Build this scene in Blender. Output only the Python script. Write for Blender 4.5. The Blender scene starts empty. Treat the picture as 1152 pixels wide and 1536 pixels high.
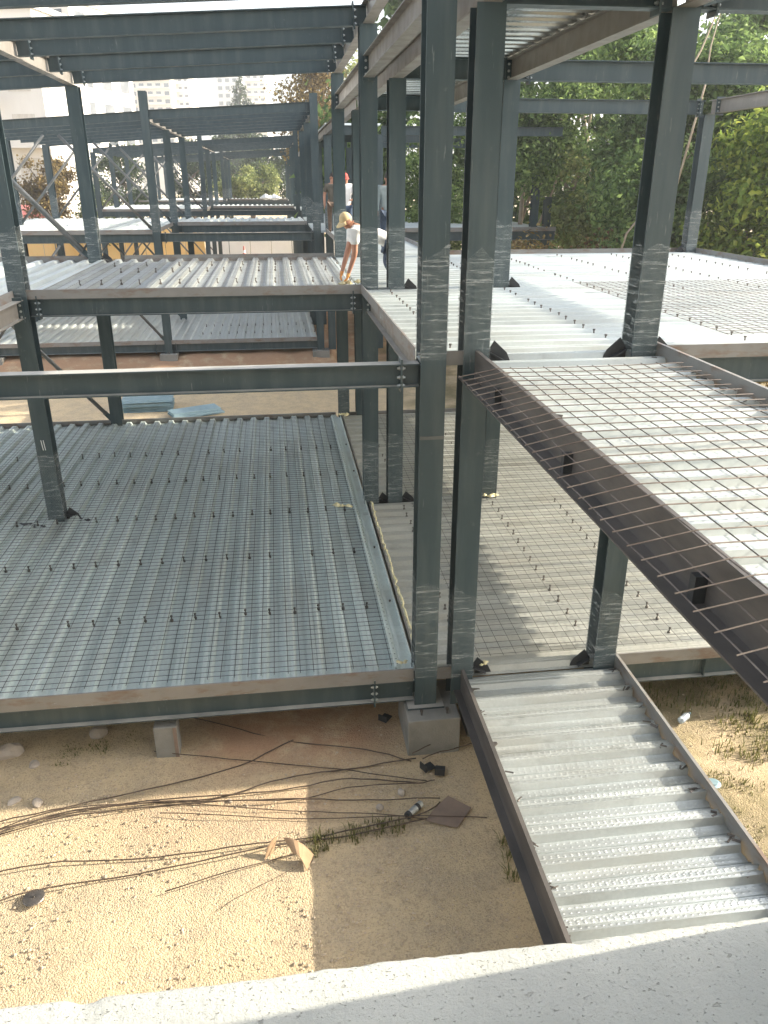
import bpy, bmesh, math, random
from mathutils import Vector, Matrix, Quaternion
rnd = random.Random(7)
S = bpy.context.scene
COL = S.collection
R = math.radians
PI = math.pi

# ------------------------------------------------------------------ camera frame (metres: upper deck = 0)
FPX, PITCH, YAW, EYE = 1187.0, R(22.78), R(7.48), 1.6
FW = Vector((math.sin(YAW)*math.cos(PITCH), math.cos(YAW)*math.cos(PITCH), -math.sin(PITCH)))
RT = Vector((math.cos(YAW), -math.sin(YAW), 0)); UP = RT.cross(FW)
def ray(x, y): return FW*FPX + RT*(x-576) - UP*(y-768)
def at(x, y, z):
    d = ray(x, y); return Vector((0, 0, EYE)) + d*((z-EYE)/d.z)
def atY(x, y, Y):
    d = ray(x, y); return Vector((0, 0, EYE)) + d*(Y/d.y)

LU, LL, G = 0.0, -3.64, -4.5          # upper deck, lower deck, ground
RIB = 0.32

# ------------------------------------------------------------------ materials
def mat(name):
    m = bpy.data.materials.new(name); m.use_nodes = True
    return m, m.node_tree.nodes, m.node_tree.links, m.node_tree.nodes['Principled BSDF']
class N:
    """small node helper"""
    def __init__(s, m): s.n = m.node_tree.nodes; s.l = m.node_tree.links
    def new(s, t, **k):
        x = s.n.new(t)
        for a, b in k.items(): setattr(x, a, b)
        return x
    def put(s, sock, v):
        if hasattr(v, 'is_output') or isinstance(v, bpy.types.NodeSocket): s.l.new(v, sock)
        else: sock.default_value = v
    def math(s, op, a, b=0.0, c=None, clamp=False):
        x = s.new('ShaderNodeMath', operation=op, use_clamp=clamp)
        s.put(x.inputs[0], a); s.put(x.inputs[1], b)
        if c is not None: s.put(x.inputs[2], c)
        return x.outputs[0]
    def coord(s, kind='Object', scale=(1, 1, 1), rot=(0, 0, 0)):
        tc = s.new('ShaderNodeTexCoord'); mp = s.new('ShaderNodeMapping')
        mp.inputs['Scale'].default_value = scale; mp.inputs['Rotation'].default_value = rot
        s.l.new(tc.outputs[kind], mp.inputs[0]); return mp.outputs[0]
    def pos(s, scale=(1, 1, 1), rot=(0, 0, 0)):
        g = s.new('ShaderNodeNewGeometry'); mp = s.new('ShaderNodeMapping')
        mp.inputs['Scale'].default_value = scale; mp.inputs['Rotation'].default_value = rot
        s.l.new(g.outputs['Position'], mp.inputs[0]); return mp.outputs[0]
    def noise(s, vec, scale, detail=4, rough=.55):
        x = s.new('ShaderNodeTexNoise'); s.l.new(vec, x.inputs['Vector'])
        x.inputs['Scale'].default_value = scale; x.inputs['Detail'].default_value = detail; x.inputs['Roughness'].default_value = rough
        return x.outputs['Fac']
    def voro(s, vec, scale, feature='F1', out='Distance'):
        x = s.new('ShaderNodeTexVoronoi', feature=feature); s.l.new(vec, x.inputs['Vector']); x.inputs['Scale'].default_value = scale
        return x.outputs[out]
    def ramp(s, fac, stops, interp='LINEAR'):
        x = s.new('ShaderNodeValToRGB'); s.put(x.inputs[0], fac); e = x.color_ramp; e.interpolation = interp
        while len(e.elements) < len(stops): e.elements.new(.5)
        for el, (p, c) in zip(e.elements, stops):
            el.position = p; el.color = (c, c, c, 1) if isinstance(c, (int, float)) else (*c, 1)
        return x.outputs[0]
    def mix(s, fac, a, b, blend='MIX'):
        x = s.new('ShaderNodeMix', data_type='RGBA', blend_type=blend)
        s.put(x.inputs[0], fac)
        for i, v in ((6, a), (7, b)):
            if isinstance(v, tuple): x.inputs[i].default_value = (*v, 1)
            else: s.l.new(v, x.inputs[i])
        return x.outputs[2]
    def bump(s, h, strength=.5, dist=.01, prev=None):
        x = s.new('ShaderNodeBump'); s.put(x.inputs['Height'], h); x.inputs['Strength'].default_value = strength; x.inputs['Distance'].default_value = dist
        if prev is not None: s.l.new(prev, x.inputs['Normal'])
        return x.outputs[0]

M = {}
def m_noise(name, c1, c2, scale, rough=.6, metal=0., bump=.0, bscale=None, stretch=(1, 1, 1), spec=.5, coord='pos', lo=.35, hi=.65, bdist=.01):
    m, n, l, b = mat(name); h = N(m)
    v = h.pos(stretch) if coord == 'pos' else h.coord('Object', stretch)
    f = h.noise(v, scale, 6)
    l.new(h.mix(h.ramp(f, [(lo, 0.), (hi, 1.)]), c1, c2), b.inputs['Base Color'])
    b.inputs['Roughness'].default_value = rough; b.inputs['Metallic'].default_value = metal
    b.inputs['Specular IOR Level'].default_value = spec
    if bump:
        l.new(h.bump(h.noise(v, bscale or scale*4, 5), bump, bdist), b.inputs['Normal'])
    M[name] = m; return m

# dark blue-grey primed structural steel and its warm-lit copy: dust, faint scuffs, streaks
for SN, CS in (('steel', ((.029, .050, .056), (.047, .073, .079), (.10, .125, .125))), ('warm_lit_steel', ((.15, .138, .12), (.20, .185, .165), (.25, .23, .2)))):
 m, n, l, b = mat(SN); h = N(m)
 v = h.pos(); v2 = h.pos((6, 6, .7))
 dust = h.ramp(h.noise(v2, 1.2, 6), [(.45, 0.), (.75, 1.)])
 scuff = h.ramp(h.noise(h.pos((1, 1, 1)), 9, 8, .7), [(.62, 0.), (.72, 1.)])
 c = h.mix(h.noise(v, 2.5, 5), CS[0], CS[1])
 c = h.mix(h.math('MULTIPLY', dust, .5), c, CS[2])
 c = h.mix(h.math('MULTIPLY', scuff, .25), c, (.22, .23, .22))
 scr = h.math('MULTIPLY', h.ramp(h.noise(h.pos((16, 16, 1.1), (.25, .1, 0)), 3.2, 2), [(.66, 0.), (.70, 1.), (.74, 0.)]), h.ramp(h.noise(v, 1.7, 3), [(.52, 0.), (.6, 1.)]))
 c = h.mix(h.math('MULTIPLY', scr, .5), c, (.26, .28, .27))
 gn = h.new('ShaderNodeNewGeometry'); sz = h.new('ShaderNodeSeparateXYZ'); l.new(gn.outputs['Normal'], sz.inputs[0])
 lit_top_dust = h.math('MULTIPLY', h.math('GREATER_THAN', sz.outputs[2], .8), h.ramp(h.noise(v, 3, 6), [(.25, .45), (.6, .95)]))
 c = h.mix(lit_top_dust, c, (.40, .385, .345))       # site dust on upper faces, paled to paint in their sunlit tops
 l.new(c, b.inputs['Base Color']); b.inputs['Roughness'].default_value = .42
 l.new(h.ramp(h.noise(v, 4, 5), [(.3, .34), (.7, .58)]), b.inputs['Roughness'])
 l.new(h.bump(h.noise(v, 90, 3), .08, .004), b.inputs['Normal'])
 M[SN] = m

# flat rim / pour-stop plate : bare greyish steel with rust bloom
m, n, l, b = mat('rim_plate'); h = N(m)
rust = h.ramp(h.noise(h.pos((1, 1, 3)), 2.6, 7, .65), [(.5, 0.), (.68, 1.)])
c = h.mix(h.noise(h.pos(), 5, 5), (.20, .20, .19), (.29, .28, .265))
c = h.mix(h.math('MULTIPLY', rust, .75), c, (.19, .115, .072))
l.new(c, b.inputs['Base Color']); b.inputs['Roughness'].default_value = .5; b.inputs['Metallic'].default_value = .25
M['rim'] = m
m_noise('dark_channel', (.08, .075, .071), (.13, .118, .108), 3.5, .5, .3, stretch=(1, .6, 3))

# galvanised trapezoidal decking, ribs along local X
def galv(name, ca, cb, metal=.55, emb=1.0, ro=(.30, .52)):
    m, n, l, b = mat(name); h = N(m)
    o = h.coord('Object'); sx = h.new('ShaderNodeSeparateXYZ'); l.new(o, sx.inputs[0])
    X, Y = sx.outputs[0], sx.outputs[1]
    u = h.math('FRACT', h.math('DIVIDE', Y, RIB))
    dot = h.math('MAXIMUM', h.math('SINE', h.math('MULTIPLY', X, 2*PI/.06)), 0.0)
    rows = None
    for cen, w in ((.07, .03), (.335, .03), (.475, .03), (.53, .03), (.735, .03), (.93, .03)):
        r = h.math('SUBTRACT', 1.0, h.math('DIVIDE', h.math('ABSOLUTE', h.math('SUBTRACT', u, cen)), w), clamp=True)
        rows = r if rows is None else h.math('ADD', rows, r)
    dots = h.math('MULTIPLY', dot, rows)
    streak = h.noise(h.coord('Object', (.25, 7, 1)), 2.2, 5)
    panel = h.math('FRACT', h.math('MULTIPLY', h.math('SINE', h.math('MULTIPLY', h.math('ADD', h.math('FLOOR', h.math('DIVIDE', Y, RIB*3)), h.math('MULTIPLY', h.math('FLOOR', h.math('DIVIDE', h.math('ADD', X, 1.3), 4.1)), 3.7)), 12.9898)), 43.7))
    spang = h.voro(h.coord('Object', (1, 1, 1)), 45, out='Color')
    bw = h.new('ShaderNodeRGBToBW'); l.new(spang, bw.inputs[0])
    c = h.mix(h.math('ADD', h.math('MULTIPLY', streak, .55), h.math('MULTIPLY', bw.outputs[0], .3)), ca, cb)
    c = h.mix(h.math('MULTIPLY', panel, .38), c, tuple(.68*x for x in ca))
    # dusty water stains, worn in blotches
    st = h.ramp(h.noise(h.coord('Object', (.6, 1.2, 1)), 1.1, 7, .62), [(.48, 0.), (.72, 1.)])
    c = h.mix(h.math('MULTIPLY', st, .42), c, (.36, .335, .28))
    smd = h.ramp(h.noise(h.coord('Object', (.9, 2.4, 1)), 1.7, 6, .6), [(.60, 0.), (.76, 1.)])
    c = h.mix(h.math('MULTIPLY', smd, .55), c, (.17, .18, .175))
    l.new(c, b.inputs['Base Color']); b.inputs['Metallic'].default_value = metal
    l.new(h.ramp(streak, [(.3, ro[0]), (.7, ro[1])]), b.inputs['Roughness'])
    nb = h.bump(dots, .6*emb, .0055)
    nb = h.bump(h.noise(h.coord('Object', (.5, 5, 1)), 3, 3), .25, .012, nb)
    l.new(nb, b.inputs['Normal'])
    M[name] = m
galv('galvanised', (.50, .55, .545), (.68, .72, .70), .45)
galv('galvanised_worn', (.44, .475, .475), (.64, .675, .665), .68)
galv('galvanised_dusty', (.42, .435, .405), (.60, .605, .56), .38)
galv('galvanised_dull', (.46, .545, .525), (.76, .82, .79), .28, 1.0)
galv('galvanised_bright', (.50, .54, .54), (.74, .76, .76), .95, .8, (.14, .26))

# clear stretch film, crinkled
m, n, l, b = mat('stretch_film'); h = N(m)
v = h.pos((5, 5, 22), (0.5, .25, 0))
cr = h.noise(v, 1.6, 8, .7)
lines = h.ramp(h.noise(h.pos((2, 2, 34), (.55, .5, 0)), 1.3, 3), [(.56, 0.), (.62, 1.), (.66, 0.)])
sheen = h.ramp(cr, [(.38, .02), (.60, .11), (.76, .45)])
fac = h.math('ADD', sheen, h.math('MULTIPLY', lines, .5), clamp=True)
b.inputs['Base Color'].default_value = (.55, .59, .58, 1); b.inputs['Roughness'].default_value = .16
l.new(fac, b.inputs['Alpha'])
l.new(h.bump(cr, .7, .012), b.inputs['Normal'])
M['film'] = m

m_noise('wire', (.10, .078, .064), (.19, .16, .135), 6, .5, .35)
m_noise('wire_dark', (.045, .048, .05), (.085, .08, .075), 6, .6, .4)
m_noise('rebar', (.075, .055, .042), (.125, .09, .065), 9, .75, .3)
m_noise('bolt_zinc', (.42, .45, .45), (.6, .62, .6), 30, .35, .8)
m_noise('stud', (.10, .095, .09), (.17, .15, .13), 14, .5, .7)
m_noise('black_steel', (.018, .021, .024), (.035, .038, .04), 8, .5)
m_noise('pipe', (.10, .11, .11), (.18, .18, .17), 3, .45, .3)
m_noise('foam', (.58, .5, .27), (.72, .66, .42), 20, .9, bump=.8, bscale=40)
m_noise('cardboard', (.30, .2, .115), (.40, .27, .16), 6, .85)
m_noise('cardboard_grey', (.19, .14, .11), (.25, .185, .14), 6, .85)
m_noise('stone', (.34, .29, .235), (.48, .42, .35), 4, .9, bump=.6, bscale=18)
m_noise('pebble', (.40, .32, .23), (.58, .47, .34), 9, .9)
m_noise('bark', (.09, .07, .05), (.16, .125, .09), 5, .9, bump=.8, bscale=22, stretch=(4, 4, .8))
m_noise('pale_bark', (.26, .2, .14), (.36, .3, .22), 5, .9, bump=.5, bscale=22, stretch=(4, 4, .8))
m_noise('sheet_blue', (.30, .44, .50), (.40, .54, .6), 3, .35, .45)
m_noise('skin', (.36, .17, .105), (.45, .23, .15), 8, .55)
m_noise('white_cloth', (.72, .72, .70), (.82, .81, .79), 6, .85, bump=.5, bscale=14, bdist=.02)
m_noise('grey_cloth', (.30, .36, .38), (.40, .46, .48), 6, .85, bump=.5, bscale=14, bdist=.02)
m_noise('denim', (.03, .05, .09), (.05, .08, .13), 20, .85, bump=.4, bscale=20)
m_noise('tan_cap', (.55, .42, .22), (.66, .52, .3), 10, .85)
m_noise('red_cap', (.38, .05, .04), (.45, .08, .06), 10, .8)
m_noise('brown_shirt', (.07, .065, .05), (.12, .105, .08), 8, .85)
m_noise('hair', (.02, .015, .012), (.04, .03, .022), 30, .7)
m_noise('boot', (.08, .05, .03), (.13, .08, .05), 12, .7)
m_noise('orange_glove', (.62, .24, .05), (.72, .36, .1), 14, .7)
m_noise('render_white', (.66, .63, .58), (.78, .75, .70), .25, .9, stretch=(1, 1, .4))
m_noise('render_cream', (.66, .61, .53), (.74, .69, .61), .25, .9)
m_noise('render_grey', (.42, .42, .42), (.5, .5, .49), .25, .9)
m_noise('red_fabric', (.52, .16, .14), (.6, .22, .19), 2, .8)
m_noise('dark_glass', (.05, .06, .07), (.12, .13, .14), .5, .12)
m_noise('curtain', (.5, .46, .4), (.66, .62, .56), 3, .85, stretch=(6, 6, .3))
m_noise('hoarding_yellow', (.74, .47, .16), (.82, .58, .26), .6, .7, stretch=(1, 1, .3))
m_noise('hoarding_white', (.74, .74, .72), (.82, .82, .8), .6, .6)
m_noise('old_wall', (.62, .6, .55), (.72, .7, .65), 3, .9, bump=.4, bscale=40)

# rough trowelled concrete (window ledge, pedestals)
def concrete(name, ca, cb, pit=True):
    m, n, l, b = mat(name); h = N(m); v = h.pos()
    c = h.mix(h.noise(v, 7, 8, .62), ca, cb)
    st = h.ramp(h.noise(v, 2.2, 5), [(.5, 0.), (.7, 1.)])
    c = h.mix(h.math('MULTIPLY', st, .6), c, tuple(.76*x for x in ca))
    hh = h.noise(v, 55, 8, .72)
    if pit:
        pm = h.ramp(h.noise(h.pos((1, 1.5, 1), (0, 0, .5)), 120, 3, .6), [(.63, 1.), (.74, 0.)])
        pl = h.ramp(h.noise(h.pos((1, 1.7, 1), (0, 0, -.3)), 42, 4, .6), [(.665, 1.), (.70, 0.)])
        pits = h.math('MULTIPLY', pm, pl)
        hh = h.math('ADD', hh, h.math('MULTIPLY', pits, .9))
        c = h.mix(h.math('MULTIPLY', h.math('SUBTRACT', 1.0, pits), .38), c, (.27, .27, .24))
    l.new(c, b.inputs['Base Color']); b.inputs['Roughness'].default_value = .93; b.inputs['Specular IOR Level'].default_value = .2
    l.new(h.bump(hh, .9, .006 if pit else .012), b.inputs['Normal'])
    M[name] = m
concrete('ledge_concrete', (.39, .405, .38), (.50, .505, .47))
concrete('block_concrete', (.20, .20, .18), (.31, .30, .27), False)

# sandy gravel ground with red earth patches
m, n, l, b = mat('sand_gravel'); h = N(m); v = h.pos()
sx = h.new('ShaderNodeSeparateXYZ'); l.new(v, sx.inputs[0])
c = h.mix(h.noise(v, 1.4, 8, .6), (.545, .425, .265), (.645, .52, .335))
peb = h.voro(v, 80, out='Color'); bw = h.new('ShaderNodeRGBToBW'); l.new(peb, bw.inputs[0])
c = h.mix(h.math('MULTIPLY', h.ramp(h.noise(v, 3.2, 5), [(.4, 0.), (.62, 1.)]), h.math('MULTIPLY', bw.outputs[0], .75)), c, (.36, .3, .23))
c = h.mix(h.math('MULTIPLY', h.ramp(h.noise(v, 16, 6, .7), [(.54, 0.), (.66, 1.)]), .45), c, (.26, .19, .13))
spk_shade = h.ramp(h.noise(v, 46, 3, .6), [(.54, 0.), (.63, 1.)])  # dark specks paint in the tiny shadows between gravel grains
c = h.mix(h.math('MULTIPLY', spk_shade, .55), c, (.30, .235, .165))
def band(y0, y1, x0, x1):
    fy = h.math('MULTIPLY', h.math('SMOOTH_MIN', h.math('SUBTRACT', sx.outputs[1], y0), h.math('SUBTRACT', y1, sx.outputs[1]), .3), 1.6, clamp=True)
    fx = h.math('MULTIPLY', h.math('SMOOTH_MIN', h.math('SUBTRACT', sx.outputs[0], x0), h.math('SUBTRACT', x1, sx.outputs[0]), .3), 1.2, clamp=True)
    return h.math('MULTIPLY', fy, fx)
redn = h.ramp(h.noise(v, 1.9, 7, .62), [(.28, 0.), (.5, 1.)])
red = h.math('ADD', band(6.9, 12, -1.6, 1.5), h.math('ADD', band(25.8, 60, -12, 6), h.math('MULTIPLY', band(6.0, 7.2, -2.2, 1.0), .45)), clamp=True)
c = h.mix(h.math('MULTIPLY', h.math('MULTIPLY', red, redn), .72), c, (.37, .20, .12))
# darker weedy earth to the right of the walkway
grn = h.math('MULTIPLY', band(-2, 40, 3.2, 40), h.ramp(h.noise(v, 1.1, 6, .6), [(.36, 0.), (.6, 1.)]))
c = h.mix(h.math('MULTIPLY', grn, .75), c, (.16, .145, .07))
l.new(c, b.inputs['Base Color']); b.inputs['Roughness'].default_value = .95; b.inputs['Specular IOR Level'].default_value = .15
hh = h.math('ADD', h.math('MULTIPLY', h.voro(v, 62), -.85), h.math('MULTIPLY', h.noise(v, 16, 9, .74), 1.4))
l.new(h.bump(hh, .75, .018), b.inputs['Normal'])
M['ground'] = m

def leafmat(name, c1, c2, c3, trans=.35):
    m, n, l, b = mat(name); h = N(m)
    at_ = h.new('ShaderNodeAttribute', attribute_name='tint')
    c = h.ramp(at_.outputs['Fac'], [(0., c1), (.55, c2), (1., c3)])
    l.new(c, b.inputs['Base Color']); b.inputs['Roughness'].default_value = .6; b.inputs['Specular IOR Level'].default_value = .25
    t = h.new('ShaderNodeBsdfTranslucent'); l.new(c, t.inputs[0])
    ms = h.new('ShaderNodeMixShader'); ms.inputs[0].default_value = trans
    l.new(b.outputs[0], ms.inputs[1]); l.new(t.outputs[0], ms.inputs[2])
    l.new(ms.outputs[0], m.node_tree.nodes['Material Output'].inputs[0])
    M[name] = m
leafmat('leaf_dark', (.06, .105, .035), (.15, .23, .075), (.28, .37, .12), .5)
leafmat('leaf_conifer', (.02, .036, .018), (.045, .075, .03), (.10, .14, .05), .3)
leafmat('leaf_yellow', (.09, .14, .03), (.22, .31, .06), (.42, .46, .09), .5)
leafmat('leaf_olive', (.11, .14, .05), (.21, .25, .085), (.38, .40, .16), .5)
leafmat('leaf_brown', (.10, .075, .03), (.2, .14, .055), (.32, .25, .09))
leafmat('leaf_russet', (.09, .055, .03), (.2, .09, .05), (.28, .2, .07))
leafmat('grass', (.10, .11, .03), (.17, .17, .055), (.3, .26, .12))

# ------------------------------------------------------------------ mesh builder
class MB:
    def __init__(s): s.v = []; s.f = []
    def add(s, vs, fs):
        k = len(s.v); s.v += [tuple(p) for p in vs]; s.f += [tuple(i+k for i in f) for f in fs]; return s
    def box(s, c, d, rot=None):
        hx, hy, hz = d[0]/2, d[1]/2, d[2]/2
        vs = [Vector((x*hx, y*hy, z*hz)) for x in (-1, 1) for y in (-1, 1) for z in (-1, 1)]
        if rot is not None: vs = [rot @ p for p in vs]
        c = Vector(c)
        return s.add([c+p for p in vs], [(0, 1, 3, 2), (4, 6, 7, 5), (0, 4, 5, 1), (2, 3, 7, 6), (0, 2, 6, 4), (1, 5, 7, 3)])
    def box2(s, a, b): return s.box([(a[i]+b[i])/2 for i in range(3)], [abs(b[i]-a[i]) for i in range(3)])
    def tube(s, pts, r, n=6, cap=True):
        pts = [Vector(p) for p in pts]; rs = r if isinstance(r, (list, tuple)) else [r]*len(pts)
        k = len(s.v); prev = None
        for i, p in enumerate(pts):
            t = (pts[min(i+1, len(pts)-1)] - pts[max(i-1, 0)]).normalized()
            a = Vector((0, 0, 1)) if abs(t.z) < .9 else Vector((1, 0, 0))
            if prev is not None:
                e1 = (prev - t*prev.dot(t)).normalized()
            else: e1 = t.cross(a).normalized()
            e2 = t.cross(e1); prev = e1
            for j in range(n):
                q = 2*PI*j/n; s.v.append(tuple(p + (e1*math.cos(q)+e2*math.sin(q))*rs[i]))
        for i in range(len(pts)-1):
            for j in range(n):
                s.f.append((k+i*n+j, k+i*n+(j+1) % n, k+(i+1)*n+(j+1) % n, k+(i+1)*n+j))
        if cap:
            s.f.append(tuple(k+j for j in reversed(range(n)))); s.f.append(tuple(k+(len(pts)-1)*n+j for j in range(n)))
        return s
    def extrude(s, prof, p0, ex, ey, ez, length):
        """2D profile (closed list) in (ex,ey), swept along ez"""
        n = len(prof); p0 = Vector(p0)
        a = [p0+ex*x+ey*y for x, y in prof]; b_ = [q+ez*length for q in a]
        fs = [(i, (i+1) % n, n+(i+1) % n, n+i) for i in range(n)] + [tuple(reversed(range(n))), tuple(range(n, 2*n))]
        return s.add(a+b_, fs)
    def isec(s, p0, p1, up, h, b_, tw, tf):
        p0, p1 = Vector(p0), Vector(p1); ez = (p1-p0).normalized(); up = Vector(up); ey = (up-ez*up.dot(ez)).normalized(); ex = ey.cross(ez)
        H, B, w, t = h/2, b_/2, tw/2, tf
        prof = [(-B, -H), (B, -H), (B, -H+t), (w, -H+t), (w, H-t), (B, H-t), (B, H), (-B, H), (-B, H-t), (-w, H-t), (-w, -H+t), (-B, -H+t)]
        return s.extrude(prof, p0, ex, ey, ez, (p1-p0).length)
    def lathe(s, prof, c=(0, 0, 0), n=16, rot=None):
        k = len(s.v); c = Vector(c)
        for r, z in prof:
            for j in range(n):
                p = Vector((r*math.cos(2*PI*j/n), r*math.sin(2*PI*j/n), z))
                s.v.append(tuple(c + (rot @ p if rot is not None else p)))
        for i in range(len(prof)-1):
            for j in range(n): s.f.append((k+i*n+j, k+i*n+(j+1) % n, k+(i+1)*n+(j+1) % n, k+(i+1)*n+j))
        s.f.append(tuple(k+j for j in reversed(range(n)))); s.f.append(tuple(k+(len(prof)-1)*n+j for j in range(n)))
        return s
    def mesh(s, name, m, smooth=False, org=None):
        me = bpy.data.meshes.new(name)
        vs = s.v if org is None else [(x-org[0], y-org[1], z-org[2]) for x, y, z in s.v]
        me.from_pydata(vs, [], s.f); me.materials.append(M[m] if isinstance(m, str) else m)
        if smooth: me.polygons.foreach_set('use_smooth', [True]*len(me.polygons))
        me.update(); return me
    def obj(s, name, m, parent=None, smooth=False, loc=None, bevel=0.):
        """vertices are in the parent's local space (or world when top-level)"""
        o = bpy.data.objects.new(name, s.mesh(name, m, smooth)); COL.objects.link(o)
        if parent is not None: o.parent = parent
        if loc is not None: o.location = loc
        if bevel:
            bv = o.modifiers.new('edge', 'BEVEL'); bv.width = bevel; bv.segments = 2; bv.limit_method = 'ANGLE'
        return o
def tag(o, label=None, cat=None, group=None, kind=None):
    for k, v in (('label', label), ('category', cat), ('group', group), ('kind', kind)):
        if v: o[k] = v
    return o
def thing(name, label, cat, loc=(0, 0, 0), rz=0., group=None):
    o = bpy.data.objects.new(name, None); COL.objects.link(o); o.location = loc; o.rotation_euler.z = rz
    o.empty_display_size = .1
    return tag(o, label, cat, group)
def link(name, me, parent, loc=(0, 0, 0), rot=(0, 0, 0)):
    o = bpy.data.objects.new(name, me); COL.objects.link(o); o.parent = parent; o.location = loc; o.rotation_euler = rot; return o
VX, VY, VZ = Vector((1, 0, 0)), Vector((0, 1, 0)), Vector((0, 0, 1))

# shared small meshes
bolt_me = MB().lathe([(.019, -.014), (.019, .0), (.019, .012), (.011, .012), (.011, .028)], n=6).mesh('bolt', 'bolt_zinc')
stud_me = MB().lathe([(.022, -.05), (.020, -.012), (.009, -.004), (.008, .028), (.016, .030), (.016, .046)], n=9).mesh('shear_stud', 'stud')

# ------------------------------------------------------------------ steel frame pieces
CW, CD = .25, .27          # column flange width, depth
def column(label, x, y, z0, z1, wraps=(), group='steel columns of the frame', gusset=(), marks=0, plate=False, seam=None):
    t = thing('steel_column', label, 'column', (x, y, z0), group=group)
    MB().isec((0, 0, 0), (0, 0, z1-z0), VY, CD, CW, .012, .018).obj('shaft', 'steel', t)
    for (w0, w1) in wraps:
        mb = MB(); e = .006; hx, hy = CW/2+e, CD/2+e
        nz = 9; loop = [(-hx, -hy), (0, -hy), (hx, -hy), (hx-.01, 0), (hx, hy), (0, hy), (-hx, hy), (-hx+.012, 0)]
        q = random.Random(int(x*100+y*10+w0*7))
        for i in range(nz+1):
            z = w0 - z0 + (w1-w0)*i/nz
            for k_, (a, c) in enumerate(loop):
                j = q.uniform(-.002, .004); g = 1+j/.13
                dz = q.uniform(-.16, .06) if i == nz else 0
                mb.v.append((a*g, c*g, z+dz))
        for i in range(nz):
            for j in range(8): mb.f.append((i*8+j, i*8+(j+1) % 8, (i+1)*8+(j+1) % 8, (i+1)*8+j))
        mb.obj('plastic_wrap', 'film', t)
    for (dx, gz) in gusset:
        mb = MB(); s_ = 1 if dx > 0 else -1; a = s_*(CW/2+.01)
        mb.extrude([(a, -.06), (a+s_*.24, -.06), (a+s_*.20, .03), (a+s_*.07, .15), (a, .04)], (0, -.005, gz-z0), VX, VZ, -VY, .014)
        mb.box((a+s_*.09, -.04, gz-z0+.0), (.16, .08, .012), Matrix.Rotation(.5*s_, 3, 'Y'))
        mb.obj('gusset_plate', 'black_steel', t)
    if plate:
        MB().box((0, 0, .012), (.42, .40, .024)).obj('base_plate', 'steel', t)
    if marks:
        mb = MB()
        for i in range(2): mb.box((-.02+.035*i, -CD/2-.002, marks-z0), (.010, .002, .17), Matrix.Rotation(-.08, 3, 'Y'))
        mb.obj('chalk_mark', 'hoarding_white', t)
    if seam is not None:
        MB().box((0, -CD/2-.004, seam-z0), (CW-.01, .006, .035)).obj('splice_strip', 'pipe', t)
    return t

def beam(label, p0, p1, h=.27, b_=.14, group='steel beams of the frame', plates=(), stiff=(), name='steel_beam', bolts=True, cat='beam', flange_bolts=()):
    """p0,p1: centre of the top flange; plates: distances from p0 along the beam carrying a bolted end-plate joint"""
    p0, p1 = Vector(p0), Vector(p1)
    t = thing(name, label, cat, p0, group=group)
    d = p1-p0; e = d.normalized(); up = (VZ-e*e.z).normalized(); side = up.cross(e)
    dn = -up*(h/2)
    MB().isec(dn, d+dn, VZ, h, b_, .009, .014).obj('girder', 'warm_lit_steel' if abs(e.y) > .8 else 'steel', t)  # browner, paler copy for beams along Y: warm bounce light put into the colour
    rotm = Matrix((side, up, e)).transposed()
    for s_ in plates:
        c = e*s_ + dn
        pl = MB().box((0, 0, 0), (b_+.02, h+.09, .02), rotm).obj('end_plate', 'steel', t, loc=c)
        if bolts:
            for dz in (-.10, -.02, .07):
                for sx_ in (-1, 1):
                    for sgn in ((1, -1) if bolts is True else (1,)):
                        link('bolt', bolt_me, pl, rotm @ Vector((sx_*.046, dz, sgn*.012)), (0, 0, 0)).rotation_euler = (rotm @ (Matrix.Identity(3) if sgn > 0 else Matrix.Rotation(PI, 3, 'X'))).to_euler()
    for s_ in stiff:
        MB().box(e*s_+dn, (b_-.004, h-.03, .012), rotm).obj('stiffener_or_gap', 'steel', t)
    return t

def pipe(label, p0, p1, r=.045, group='diagonal bracing pipes'):
    p0, p1 = Vector(p0), Vector(p1); t = thing('brace_pipe', label, 'brace', p0, group=group); d = p1-p0; e = d.normalized()
    MB().tube([e*.12, d-e*.12], r, 10).obj('pipe', 'pipe', t, smooth=True)
    for a, s_ in ((Vector((0, 0, 0)), 1), (d, -1)):
        q = e.to_track_quat('X', 'Z').to_matrix()
        MB().box(a+e*s_*.06, (.22, .012, .11), q).obj('end_lug', 'steel', t)
    return t

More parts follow.
